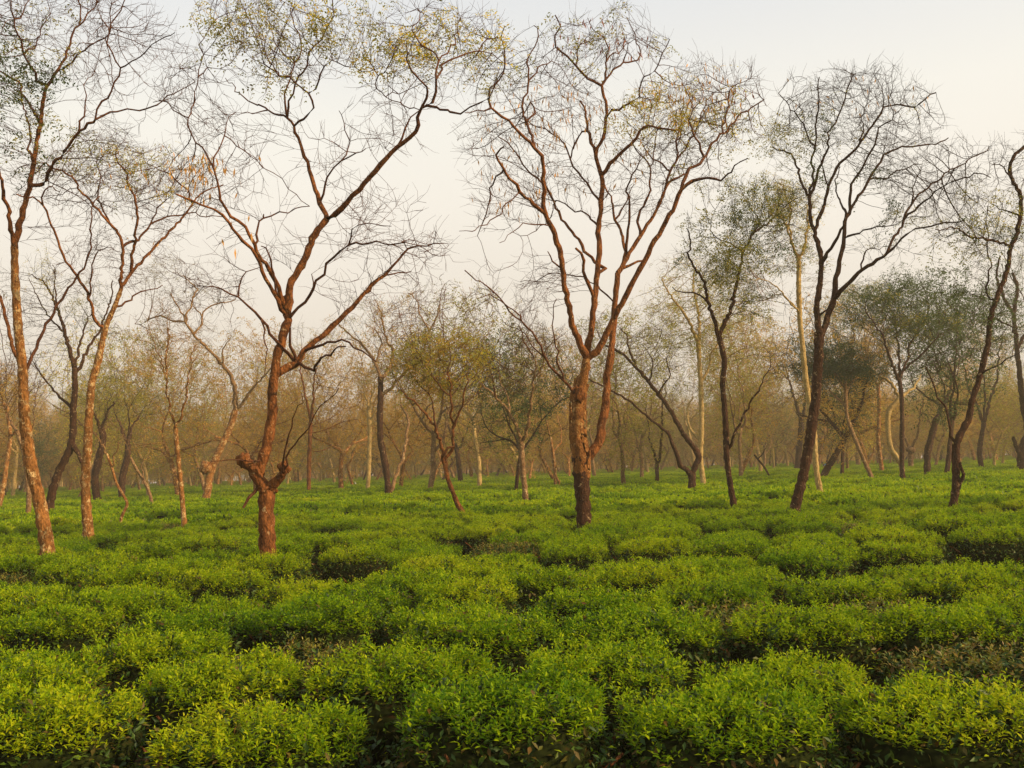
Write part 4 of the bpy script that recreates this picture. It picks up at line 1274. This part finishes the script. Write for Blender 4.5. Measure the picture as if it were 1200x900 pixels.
traced_tree('pale branching tree cut by the left edge of the view', (-2, 597), [
    '6 4 | -2,598 4,570 8,540 12,515 10,490', '3 1.4 | 10,492 5,470 -5,450', '3 1.4 | 12,515 20,500 25,480'], 40, crown=[(0, 440, 35, 30, 240)], leaves=[(0, 440, 35, 30, 100, 'rust', 1.1)], barkk='lit')
traced_tree('thin V-shaped dark tree between the central trunk and the low spreading tree', (770, 566), [
    '5 4.6 | 770,567 770,555 770,545', '3.4 1.6 | 770,547 766,530 761,515 760,500', '3.8 2 | 770,547 774,530 775,510 776,490 776,475', '2.4 1.2 | 760,500 757,485 757,470', '2 1 | 776,475 780,460 778,445'], 41,
    crown=[(765, 450, 22, 22, 90)], barkk='dark', twig='dark')
traced_tree('cluster of thin crooked pale stems just left of the central trunk', (651, 570), [
    '4 3 | 651,570 650,550 648,530 645,512', '3.6 2.6 | 660,580 656,570 652,560 651,548', '2.4 1.2 | 648,530 658,515 655,495 650,480', '2.4 1.2 | 645,512 640,495 636,480'], 42, crown=[(645, 465, 25, 22, 140)], leaves=[(645, 460, 28, 22, 120, 'olive', 1.1)], barkk='lit', twig='tan')
traced_tree('leaning dark tree just left of the dome-leaved tree\'s neighbour, at the centre of the field', (540, 566), [
    '6 5 | 540,567 538,548 536,530 531,515', '3 1.4 | 531,515 525,498 520,485', '3 1.4 | 536,530 545,510 550,495'], 43, crown=[(535, 475, 30, 20, 180)], leaves=[(535, 475, 32, 22, 200, 'olive', 1.2)], barkk='dark', twig='dark')
traced_tree('dark trunk dividing low, standing just left of the right-leaning dark tree', (934, 551), [
    '7 6 | 934,553 936,530 939,500 938,485', '4 2 | 938,487 930,465 925,445 920,430', '4 2 | 938,490 944,470 943,445', '2.6 1.2 | 925,445 912,430 905,415'], 44,
    crown=[(920, 420, 40, 30, 340)], leaves=[(915, 420, 45, 30, 160, 'olive', 1.1), (930, 395, 30, 15, 240, 'dark', 1.2)], barkk='dark', twig='dark')
traced_tree('stump-like tree with a cut top between the arching trunk and the stout dark tree', (1067, 550), [
    '6 6 | 1067,551 1067,540 1067,527', '3.4 1.6 | 1067,529 1060,510 1058,490', '3.4 1.6 | 1067,529 1075,508 1078,490 1082,470'], 45, crown=[(1070, 470, 28, 22, 200)], leaves=[(1070, 465, 30, 22, 160, 'rust', 1.1)], barkk='grey', knobs=[(1067, 527, 5, 4, -.1)])
traced_tree('leafy green tree half hidden behind the umbrella-crowned tree, crown reaching above it', (1006, 547), [
    '5.5 5 | 1006,548 1004,530 1002,510 1003,490', '4 1.6 | 1003,492 996,470 988,445 985,415 980,390', '4 1.6 | 1003,492 1010,465 1014,440 1012,410 1018,385', '3 1.4 | 1003,492 1002,460 1000,430 1000,400'], 47,
    crown=[(1000, 360, 50, 30, 600), (960, 375, 30, 22, 200)], leaves=[(1000, 355, 52, 28, 1500, 'olive', 1.7), (975, 370, 40, 22, 700, 'green', 1.7), (1030, 345, 30, 20, 500, 'yellow', 1.5)], barkk='grey', twig='dark')
traced_tree('tree with a broad layered green crown behind the pale-stubbed fork at right', (1150, 549), [
    '6 5 | 1150,550 1148,530 1150,512 1153,495', '4 1.6 | 1153,497 1145,475 1135,455 1130,430 1125,405', '4 1.6 | 1153,497 1160,470 1168,445 1170,415 1178,390', '3 1.4 | 1153,497 1154,465 1152,435 1150,405'], 48,
    crown=[(1150, 375, 55, 35, 650), (1185, 400, 30, 25, 200)], leaves=[(1150, 370, 58, 32, 1700, 'green', 1.7), (1170, 400, 45, 25, 700, 'olive', 1.6), (1120, 400, 30, 20, 400, 'rust', 1.5)], barkk='dark', twig='dark')
traced_tree('thin leaning dead pole before the far trunks, right of the slender speckled tree', (902, 560), [
    '2.4 2 -.2 | 902,560 896,548 888,538 884,533', '1.8 1.2 | 888,538 895,531 898,525'], 46, barkk='dark')

# ------------------------------------------------------------------ shade trees farther back
def make_variant(seed, leafk, barkk, twigk, dens, lean, nfork, H=9.5, crz=2.0, crr=3.4):
    rs = np.random.RandomState(seed)
    pos, par, rad = [], [], []
    p = np.array([0, 0, -0.15]); last = -1
    r0 = rs.uniform(0.13, 0.21)
    hf = rs.uniform(2.2, 4.2)
    d = np.array([lean, rs.uniform(-.1, .1), 1.0])
    while p[2] < hf:
        pos.append(p.copy()); par.append(last); rad.append(r0 * (1 - 0.35 * p[2] / hf)); last = len(pos) - 1
        d += rs.normal(size=3) * [0.09, 0.09, 0]
        p = p + nrm(d) * 0.3
    fk = last
    a0 = rs.uniform(0, 6.28)
    for f in range(nfork):
        q = pos[fk - (f > 1) * rs.randint(0, 4)].copy(); ll = fk if f < 2 else fk - 1
        a = a0 + f * 6.28 / nfork + rs.uniform(-.4, .4)
        dd = np.array([math.cos(a) * 0.75, math.sin(a) * 0.75, 1.0])
        rr_ = r0 * 0.55
        for i in range(rs.randint(10, 15)):
            dd += rs.normal(size=3) * 0.22
            dd[2] = max(dd[2], 0.35)
            q = q + nrm(dd) * 0.3
            pos.append(q.copy()); par.append(ll); rad.append(rr_); ll = len(pos) - 1
            rr_ *= 0.91
            if i in (3, 6, 9):
                d2 = nrm(dd) + rs.normal(size=3) * 0.8
                q2 = q.copy(); l2 = ll; r2 = rr_ * 0.7
                for j in range(6):
                    d2 += rs.normal(size=3) * 0.25
                    q2 = q2 + nrm(d2 * [1, 1, 0.7] + [0, 0, 0.3]) * 0.28
                    pos.append(q2.copy()); par.append(l2); rad.append(r2); l2 = len(pos) - 1; r2 *= 0.86
    n0 = len(pos)
    V, Q = tubes(np.array(pos), np.array(par), np.array(rad), 7, 0.07, seed)
    tm = mesh_np('trunk', V, Q, BARK[barkk], smooth=True)
    top = np.array(pos)[:, 2].max()
    cxy = np.array(pos)[:, :2].mean(0)
    A = np.vstack([blob(rs, (cxy[0], cxy[1], H - crz), (crr, crr, crz), 700),
                   blob(rs, (cxy[0] + rs.uniform(-1, 1), cxy[1], H - crz * 2), (crr * .8, crr * .8, crz * .8), 200)])
    P, PR = colonize(rs, pos, par, A, 0.3, 3.0, 0.5, 30, wig=0.25)
    n = len(P)
    r = np.zeros(n)
    cc = np.zeros(n, int)
    for i in range(n - 1, n0 - 1, -1):
        if cc[i] == 0: r[i] = 0.009 ** 2.3
        if PR[i] >= n0: r[PR[i]] += r[i]
        cc[PR[i]] += 1
    r = r ** (1 / 2.3)
    pt, pa, ra, mp = [], [], [], {}
    for i in range(n0, n):
        pp = PR[i]
        if pp < n0:
            pt.append(P[pp]); pa.append(-1); ra.append(min(r[i] * 1.1, rad[pp] if pp < len(rad) else .03)); pi = len(pt) - 1
        else: pi = mp[pp]
        pt.append(P[i]); pa.append(pi); ra.append(min(r[i], ra[pi])); mp[i] = len(pt) - 1
    pt, pa, ra = np.array(pt), np.array(pa), np.array(ra)
    tips = pt[ra < 0.022]
    q1 = tips + rs.normal(size=tips.shape) * 0.28
    k = len(tips)
    pt2 = np.vstack([pt, tips, q1]); pa2 = np.concatenate([pa, -np.ones(k, int), len(pt) + np.arange(k)])
    ra2 = np.concatenate([ra, np.full(k, .008), np.full(k, .005)])
    V, Q = tubes(pt2, pa2, ra2, 3)
    bm_ = mesh_np('twigs', V, Q, TWIG[twigk], smooth=True)
    fm = None
    if dens:
        dens = int(dens * 6)
        b_ = np.vstack([tips, q1])[rs.randint(2 * k, size=dens)] + rs.normal(size=(dens, 3)) * 0.14
        V, Q = fronds(rs, b_, rs.normal(size=(dens, 3)) * [1, 1, .3] + [0, 0, -.2], rs.uniform(0.25, 0.5, dens), 3, 0.07, 0.032)
        fm = mesh_np('leaves', V, Q, LEAF[leafk])
    return tm, bm_, fm


KINDS = [('leafy olive-crowned', make_variant(1, 'olive', 'grey', 'tan', 420, .05, 3, 10.5, 3.2, 3.6)),
         ('rusty-leaved', make_variant(2, 'rust', 'lit', 'tan', 420, -.08, 2, 10.5, 3.2, 3.2)),
         ('bare twiggy', make_variant(3, 'grey', 'grey', 'red', 60, .05, 3, 11, 3.4, 3.6)),
         ('tan feathery', make_variant(4, 'rust', 'lit', 'tan', 380, -.05, 3, 11, 3.4, 3.4)),
         ('pale-trunked leafy', make_variant(5, 'olive', 'pale', 'tan', 330, .1, 2, 10.5, 3.2, 3.2)),
         ('dark-trunked leaning', make_variant(6, 'rust', 'dark', 'dark', 330, .25, 2, 10, 3, 3.4)),
         ('yellowish-leaved', make_variant(7, 'yellow', 'grey', 'red', 300, -.12, 3, 10, 3, 3.4)),
         ('thin bare pale-stemmed', make_variant(8, 'grey', 'pale', 'tan', 90, -.05, 2, 10.5, 3.2, 3)),
         ('green-crowned', make_variant(9, 'green', 'dark', 'dark', 420, 0, 3, 9.5, 2.4, 3.6))]
rng = np.random.RandomState(77)
placed = [(p[0], p[1]) for p in tree_pos]
heroes = [(p[2], p[3].split(',')[0]) for p in tree_pos[:8]]
SHORT = [(55, 'the far-left mottled tree'), (104, 'the second trunk from the left'), (314, 'the big low-forked tree'), (456, 'the two-stemmed speckled tree'),
         (542, 'the dome of yellow-orange leaves'), (616, 'the bare Y-shaped tree'), (685, 'the central tree'), (770, 'the thin V-shaped dark tree'), (811, 'the low spreading dark tree'),
         (860, 'the slender speckled tree'), (932, 'the right-leaning dark tree'), (1023, 'the umbrella-crowned tree'), (1058, 'the arching yellow trunk'), (1119, 'the right-hand fork'), (1199, 'the dark right-edge tree')]
nfar = 0
far_e = []
tries = 0
while nfar < 250 and tries < 40000:
    tries += 1
    Y = 42 + (215 - 42) * rng.uniform() ** 1.15
    X = rng.uniform(-0.66, 0.66) * Y
    if nfar >= 0 and any((X - a) ** 2 + (Y - b_) ** 2 < (4.3 if Y < 100 else 5.5) ** 2 for a, b_ in placed): continue
    u, v = proj((X, Y, TOP))
    if Y < 60 and 700 < u < 900 and rng.uniform() < 0.6: continue
    placed.append((X, Y))
    right = u > 800
    wts = np.array([3.6, 3, 1.8, 3.6, 3, 1.6, 2, 2.6, 2.2 if right else 0.6])
    ki = rng.choice(len(KINDS), p=wts / wts.sum())
    kn, (tm, tw, fm) = KINDS[ki]
    e = empty('shade_tree', (X, Y, 0), rng.uniform(0, 6.28), rng.uniform(0.78, 1.12))
    e.scale[2] *= rng.uniform(1.0, 1.28)
    dx, sn = min(((abs(u - hx), (hx, nm)) for hx, nm in SHORT), key=lambda q: q[0])
    where = ('directly behind' if dx < 12 else 'right of' if u > sn[0] else 'left of')
    dist = 'in the near wood' if Y < 80 else 'in the mid wood' if Y < 130 else 'deep in haze'
    tag(e, f'{kn} tree {dist}, {where} {sn[1]}', 'tree', f'{kn} trees {dist}, {where} {sn[1]}')
    far_e.append((e, Y))
    link('trunk', tm, e)
    tag(link('twigs', tw, e), kind='stuff')
    if fm: tag(link('leaves', fm, e), kind='stuff')
    nfar += 1
by = {}
for e, Y in sorted(far_e, key=lambda q: q[1]): by.setdefault(e['label'], []).append(e)
for lab, es in by.items():
    if len(es) > 1:
        words = (['nearer', 'farther'] if len(es) == 2 else ['nearest', 'middle', 'farthest'] if len(es) == 3 else
                 ['nearest', 'second nearest', 'third nearest', 'fourth nearest', 'fifth nearest', 'sixth nearest', 'seventh nearest', 'eighth nearest'])
        for wd, e in zip(words, es): e['label'] = wd + ' ' + lab.replace('directly behind', 'behind').replace('in the near wood', 'in near wood').replace('in the mid wood', 'in mid wood')
print('far trees', nfar, 'objects', len(bpy.data.objects))

# the wood behind everything: past the trees one can tell apart, one object
rs = np.random.RandomState(9)
FP = []
while len(FP) < 1250:
    Y = 105 + 210 * rs.uniform() ** 0.9
    X = rs.uniform(-0.72, 0.72) * Y
    if any((X - a) ** 2 + (Y - b_) ** 2 < 9 for a, b_ in placed): continue
    FP.append((X, Y, 0)); placed.append((X, Y))
me = bpy.data.meshes.new('distant_wood')
me.vertices.add(len(FP))
me.vertices.foreach_set('co', np.array(FP, dtype=np.float32).ravel())
for nm, arr in (('rot', rs.uniform(0, 6.28, len(FP))), ('scl', rs.uniform(0.75, 1.15, len(FP)))):
    a_ = me.attributes.new(nm, 'FLOAT', 'POINT')
    a_.data.foreach_set('value', arr.astype(np.float32))
a_ = me.attributes.new('var', 'INT', 'POINT')
a_.data.foreach_set('value', rs.choice(9, len(FP), p=np.array([3, 4, 2, 5, 2.5, 1.5, 1, 2.5, 0.5]) / 22).astype(np.int32))
me.update()
dw = tag(link('distant_wood', me), 'hazy brown wood closing the back of the field', kind='stuff')
ng = bpy.data.node_groups.new('distant_wood', 'GeometryNodeTree')
ng.interface.new_socket('Geometry', in_out='INPUT', socket_type='NodeSocketGeometry')
ng.interface.new_socket('Geometry', in_out='OUTPUT', socket_type='NodeSocketGeometry')
gi, go = ng.nodes.new('NodeGroupInput'), ng.nodes.new('NodeGroupOutput')
jn = ng.nodes.new('GeometryNodeJoinGeometry')
cx = ng.nodes.new('ShaderNodeCombineXYZ')
ng.links.new(named('rot', 'FLOAT'), cx.inputs[2])
sample = {}
for o in bpy.data.objects:
    if o.type == 'MESH' and o.parent and o.data.name not in sample: sample[o.data.name] = o
for part in range(3):
    jj = ng.nodes.new('GeometryNodeJoinGeometry')
    for kn, ms_ in reversed(KINDS):
        oi = ng.nodes.new('GeometryNodeObjectInfo')
        oi.inputs['Object'].default_value = sample[ms_[part].name]
        oi.inputs['As Instance'].default_value = True
        oi.transform_space = 'ORIGINAL'
        ng.links.new(oi.outputs['Geometry'], jj.inputs[0])
    iop = ng.nodes.new('GeometryNodeInstanceOnPoints')
    ng.links.new(gi.outputs[0], iop.inputs['Points'])
    ng.links.new(jj.outputs[0], iop.inputs['Instance'])
    iop.inputs['Pick Instance'].default_value = True
    ng.links.new(named('var', 'INT'), iop.inputs['Instance Index'])
    ng.links.new(cx.outputs[0], iop.inputs['Rotation'])
    ng.links.new(named('scl', 'FLOAT'), iop.inputs['Scale'])
    ng.links.new(iop.outputs[0], jn.inputs[0])
ng.links.new(jn.outputs[0], go.inputs[0])
md = dw.modifiers.new('wood', 'NODES')
md.node_group = ng
# low scrub between the farthest trunks
LV, LQ, lo = [], [], 0
for i in range(170):
    Y = rs.uniform(235, 320); X = rs.uniform(-0.75, 0.75) * Y
    nb = 260
    b_ = blob(rs, (X, Y, 1.4), (4.5, 2.5, rs.uniform(1.6, 3.2)), nb)
    V, Q = leaf_quads(b_, rs.normal(size=(nb, 3)), rs.normal(size=(nb, 3)), rs.uniform(.5, 1.1, nb), rs.uniform(.25, .6, nb))
    LV.append(V); LQ.append(Q + lo); lo += len(V)
tag(link('scrub', mesh_np('scrub', np.vstack(LV), np.vstack(LQ), LEAF['rust'])), 'low brown scrub between the farthest trunks', kind='stuff')

# ------------------------------------------------------------------ the tiny figure and birds in the distance
def skin_fig(name, verts, edges, radii, material, parent, root=0, sub=1):
    me_ = bpy.data.meshes.new(name)
    me_.from_pydata(verts, edges, [])
    me_.materials.append(material)
    o = link(name, me_, parent)
    md_ = o.modifiers.new('skin', 'SKIN')
    for v_, r_ in zip(me_.skin_vertices[0].data, radii):
        v_.radius = (r_, r_) if np.isscalar(r_) else r_
    me_.skin_vertices[0].data[root].use_root = True
    s = o.modifiers.new('sub', 'SUBSURF')
    s.levels = s.render_levels = sub
    return o


def plain(name, c, rough=0.8):
    m_, t_, b_ = mat(name)
    nz_ = N(t_, 'ShaderNodeTexNoise'); nz_.inputs['Scale'].default_value = 20
    r_ = ramp_node(t_, [(0.3, tuple(q * 0.8 for q in c)), (0.7, c)])
    t_.links.new(nz_.outputs[0], r_.inputs[0]); t_.links.new(r_.outputs[0], b_.inputs['Base Color'])
    b_.inputs['Roughness'].default_value = rough
    return m_


SKIN = plain('brown_skin', (0.20, 0.10, 0.055))
HAIR = plain('black_hair', (0.012, 0.01, 0.01))
BLUE = plain('blue_cloth', (0.03, 0.13, 0.24))
DKC = plain('dark_cloth', (0.015, 0.03, 0.045))
WHITE = plain('white_feathers', (0.75, 0.72, 0.62))
YEL = plain('yellow_beak', (0.6, 0.35, 0.05))

B = on_tea(968, 548)
e = empty('person', (B[0], B[1], 0))
tag(e, 'distant dark-haired person in blue bending over the tea, seen right of the pale trunk', 'person')
# bending to the left (-x); pelvis at the root
bv = [(0.10, 0, 0.86), (0.02, 0, 0.98), (-0.10, 0, 1.08), (-0.20, 0, 1.13), (-0.27, 0, 1.17), (-0.31, 0, 1.24),
      (0.12, 0.10, 0.78), (0.10, 0.11, 0.44), (0.13, 0.11, 0.06), (0.03, 0.12, 0.02),
      (0.12, -0.10, 0.78), (0.14, -0.11, 0.44), (0.19, -0.11, 0.06), (0.09, -0.12, 0.02),
      (-0.17, 0.17, 1.10), (-0.26, 0.21, 0.90), (-0.44, 0.15, 0.83), (-0.17, -0.17, 1.10), (-0.28, -0.21, 0.91), (-0.46, -0.14, 0.84)]
be = [(0, 1), (1, 2), (2, 3), (3, 4), (4, 5), (0, 6), (6, 7), (7, 8), (8, 9), (0, 10), (10, 11), (11, 12), (12, 13),
      (3, 14), (14, 15), (15, 16), (3, 17), (17, 18), (18, 19)]
br = [.13, .12, .13, .13, .055, .05, .085, .06, .042, .035, .085, .06, .042, .035, .055, .042, .03, .055, .042, .03]
skin_fig('body', bv, be, br, SKIN, e)
skin_fig('head', [(-0.31, 0, 1.22), (-0.345, 0, 1.28), (-0.36, 0, 1.35)], [(0, 1), (1, 2)], [.07, .088, .075], SKIN, e)
skin_fig('hair', [(-0.30, 0, 1.26), (-0.325, 0, 1.33), (-0.36, 0, 1.385)], [(0, 1), (1, 2)], [.075, .09, .07], HAIR, e)
skin_fig('blouse', [(0.09, 0, 0.90), (0.02, 0, 0.99), (-0.10, 0, 1.09), (-0.19, 0, 1.135), (-0.18, 0.17, 1.10), (-0.24, 0.20, 0.95), (-0.18, -0.17, 1.10), (-0.25, -0.20, 0.96)],
         [(0, 1), (1, 2), (2, 3), (3, 4), (4, 5), (3, 6), (6, 7)], [.16, .15, .155, .145, .075, .055, .075, .055], BLUE, e)
skin_fig('skirt', [(0.10, 0, 0.90), (0.13, 0, 0.62), (0.14, 0, 0.3)], [(0, 1), (1, 2)], [.17, .19, .21], DKC, e)
for (x, y) in ((418, 569), (910, 545.5)):
    B = on_tea(x, y)
    e = empty('white_bird', (B[0], B[1], TOP - 0.02))
    tag(e, 'tiny white bird resting on the tea tops left of the pale cream trunk' if x < 600 else 'tiny upright white bird on the tea tops left of the right-leaning dark tree', 'bird')
    skin_fig('body', [(0.10, 0, 0.10), (0, 0, 0.13), (-0.10, 0, 0.17), (-0.14, 0, 0.25), (-0.13, 0, 0.33), (-0.17, 0, 0.37)], [(0, 1), (1, 2), (2, 3), (3, 4), (4, 5)], [.03, .075, .06, .025, .02, .03], WHITE, e, 1)
    skin_fig('beak', [(-0.18, 0, 0.37), (-0.25, 0, 0.36)], [(0, 1)], [.012, .004], YEL, e)
    for s in (-1, 1):
        skin_fig('leg', [(0.01, 0.025 * s, 0.09), (0.0, 0.03 * s, 0.0), (-0.01, 0.03 * s, -0.05)], [(0, 1), (1, 2)], [.007, .006, .006], YEL, e)

# ------------------------------------------------------------------ haze
hx, hy0, hy1, hz0, hz1 = 440, -80, 440, -1.5, 16
hv = [(x, y, z) for x in (-hx, hx) for y in (hy0, hy1) for z in (hz0, hz1)]
hf_ = [(0, 1, 3, 2), (4, 6, 7, 5), (0, 4, 5, 1), (2, 3, 7, 6), (0, 2, 6, 4), (1, 5, 7, 3)]
hm = bpy.data.meshes.new('haze')
hm.from_pydata(hv, [], hf_)
ho = tag(link('haze', hm), kind='stuff')
m_ = bpy.data.materials.new('haze')
m_.use_nodes = True
m_.node_tree.nodes.clear()
vo = m_.node_tree.nodes.new('ShaderNodeOutputMaterial')
pv = m_.node_tree.nodes.new('ShaderNodeVolumePrincipled')
pv.inputs['Color'].default_value = (0.82, 0.73, 0.58, 1)
pv.inputs['Density'].default_value = HAZE
pv.inputs['Anisotropy'].default_value = 0.2
m_.node_tree.links.new(pv.outputs[0], vo.inputs['Volume'])
hm.materials.append(m_)
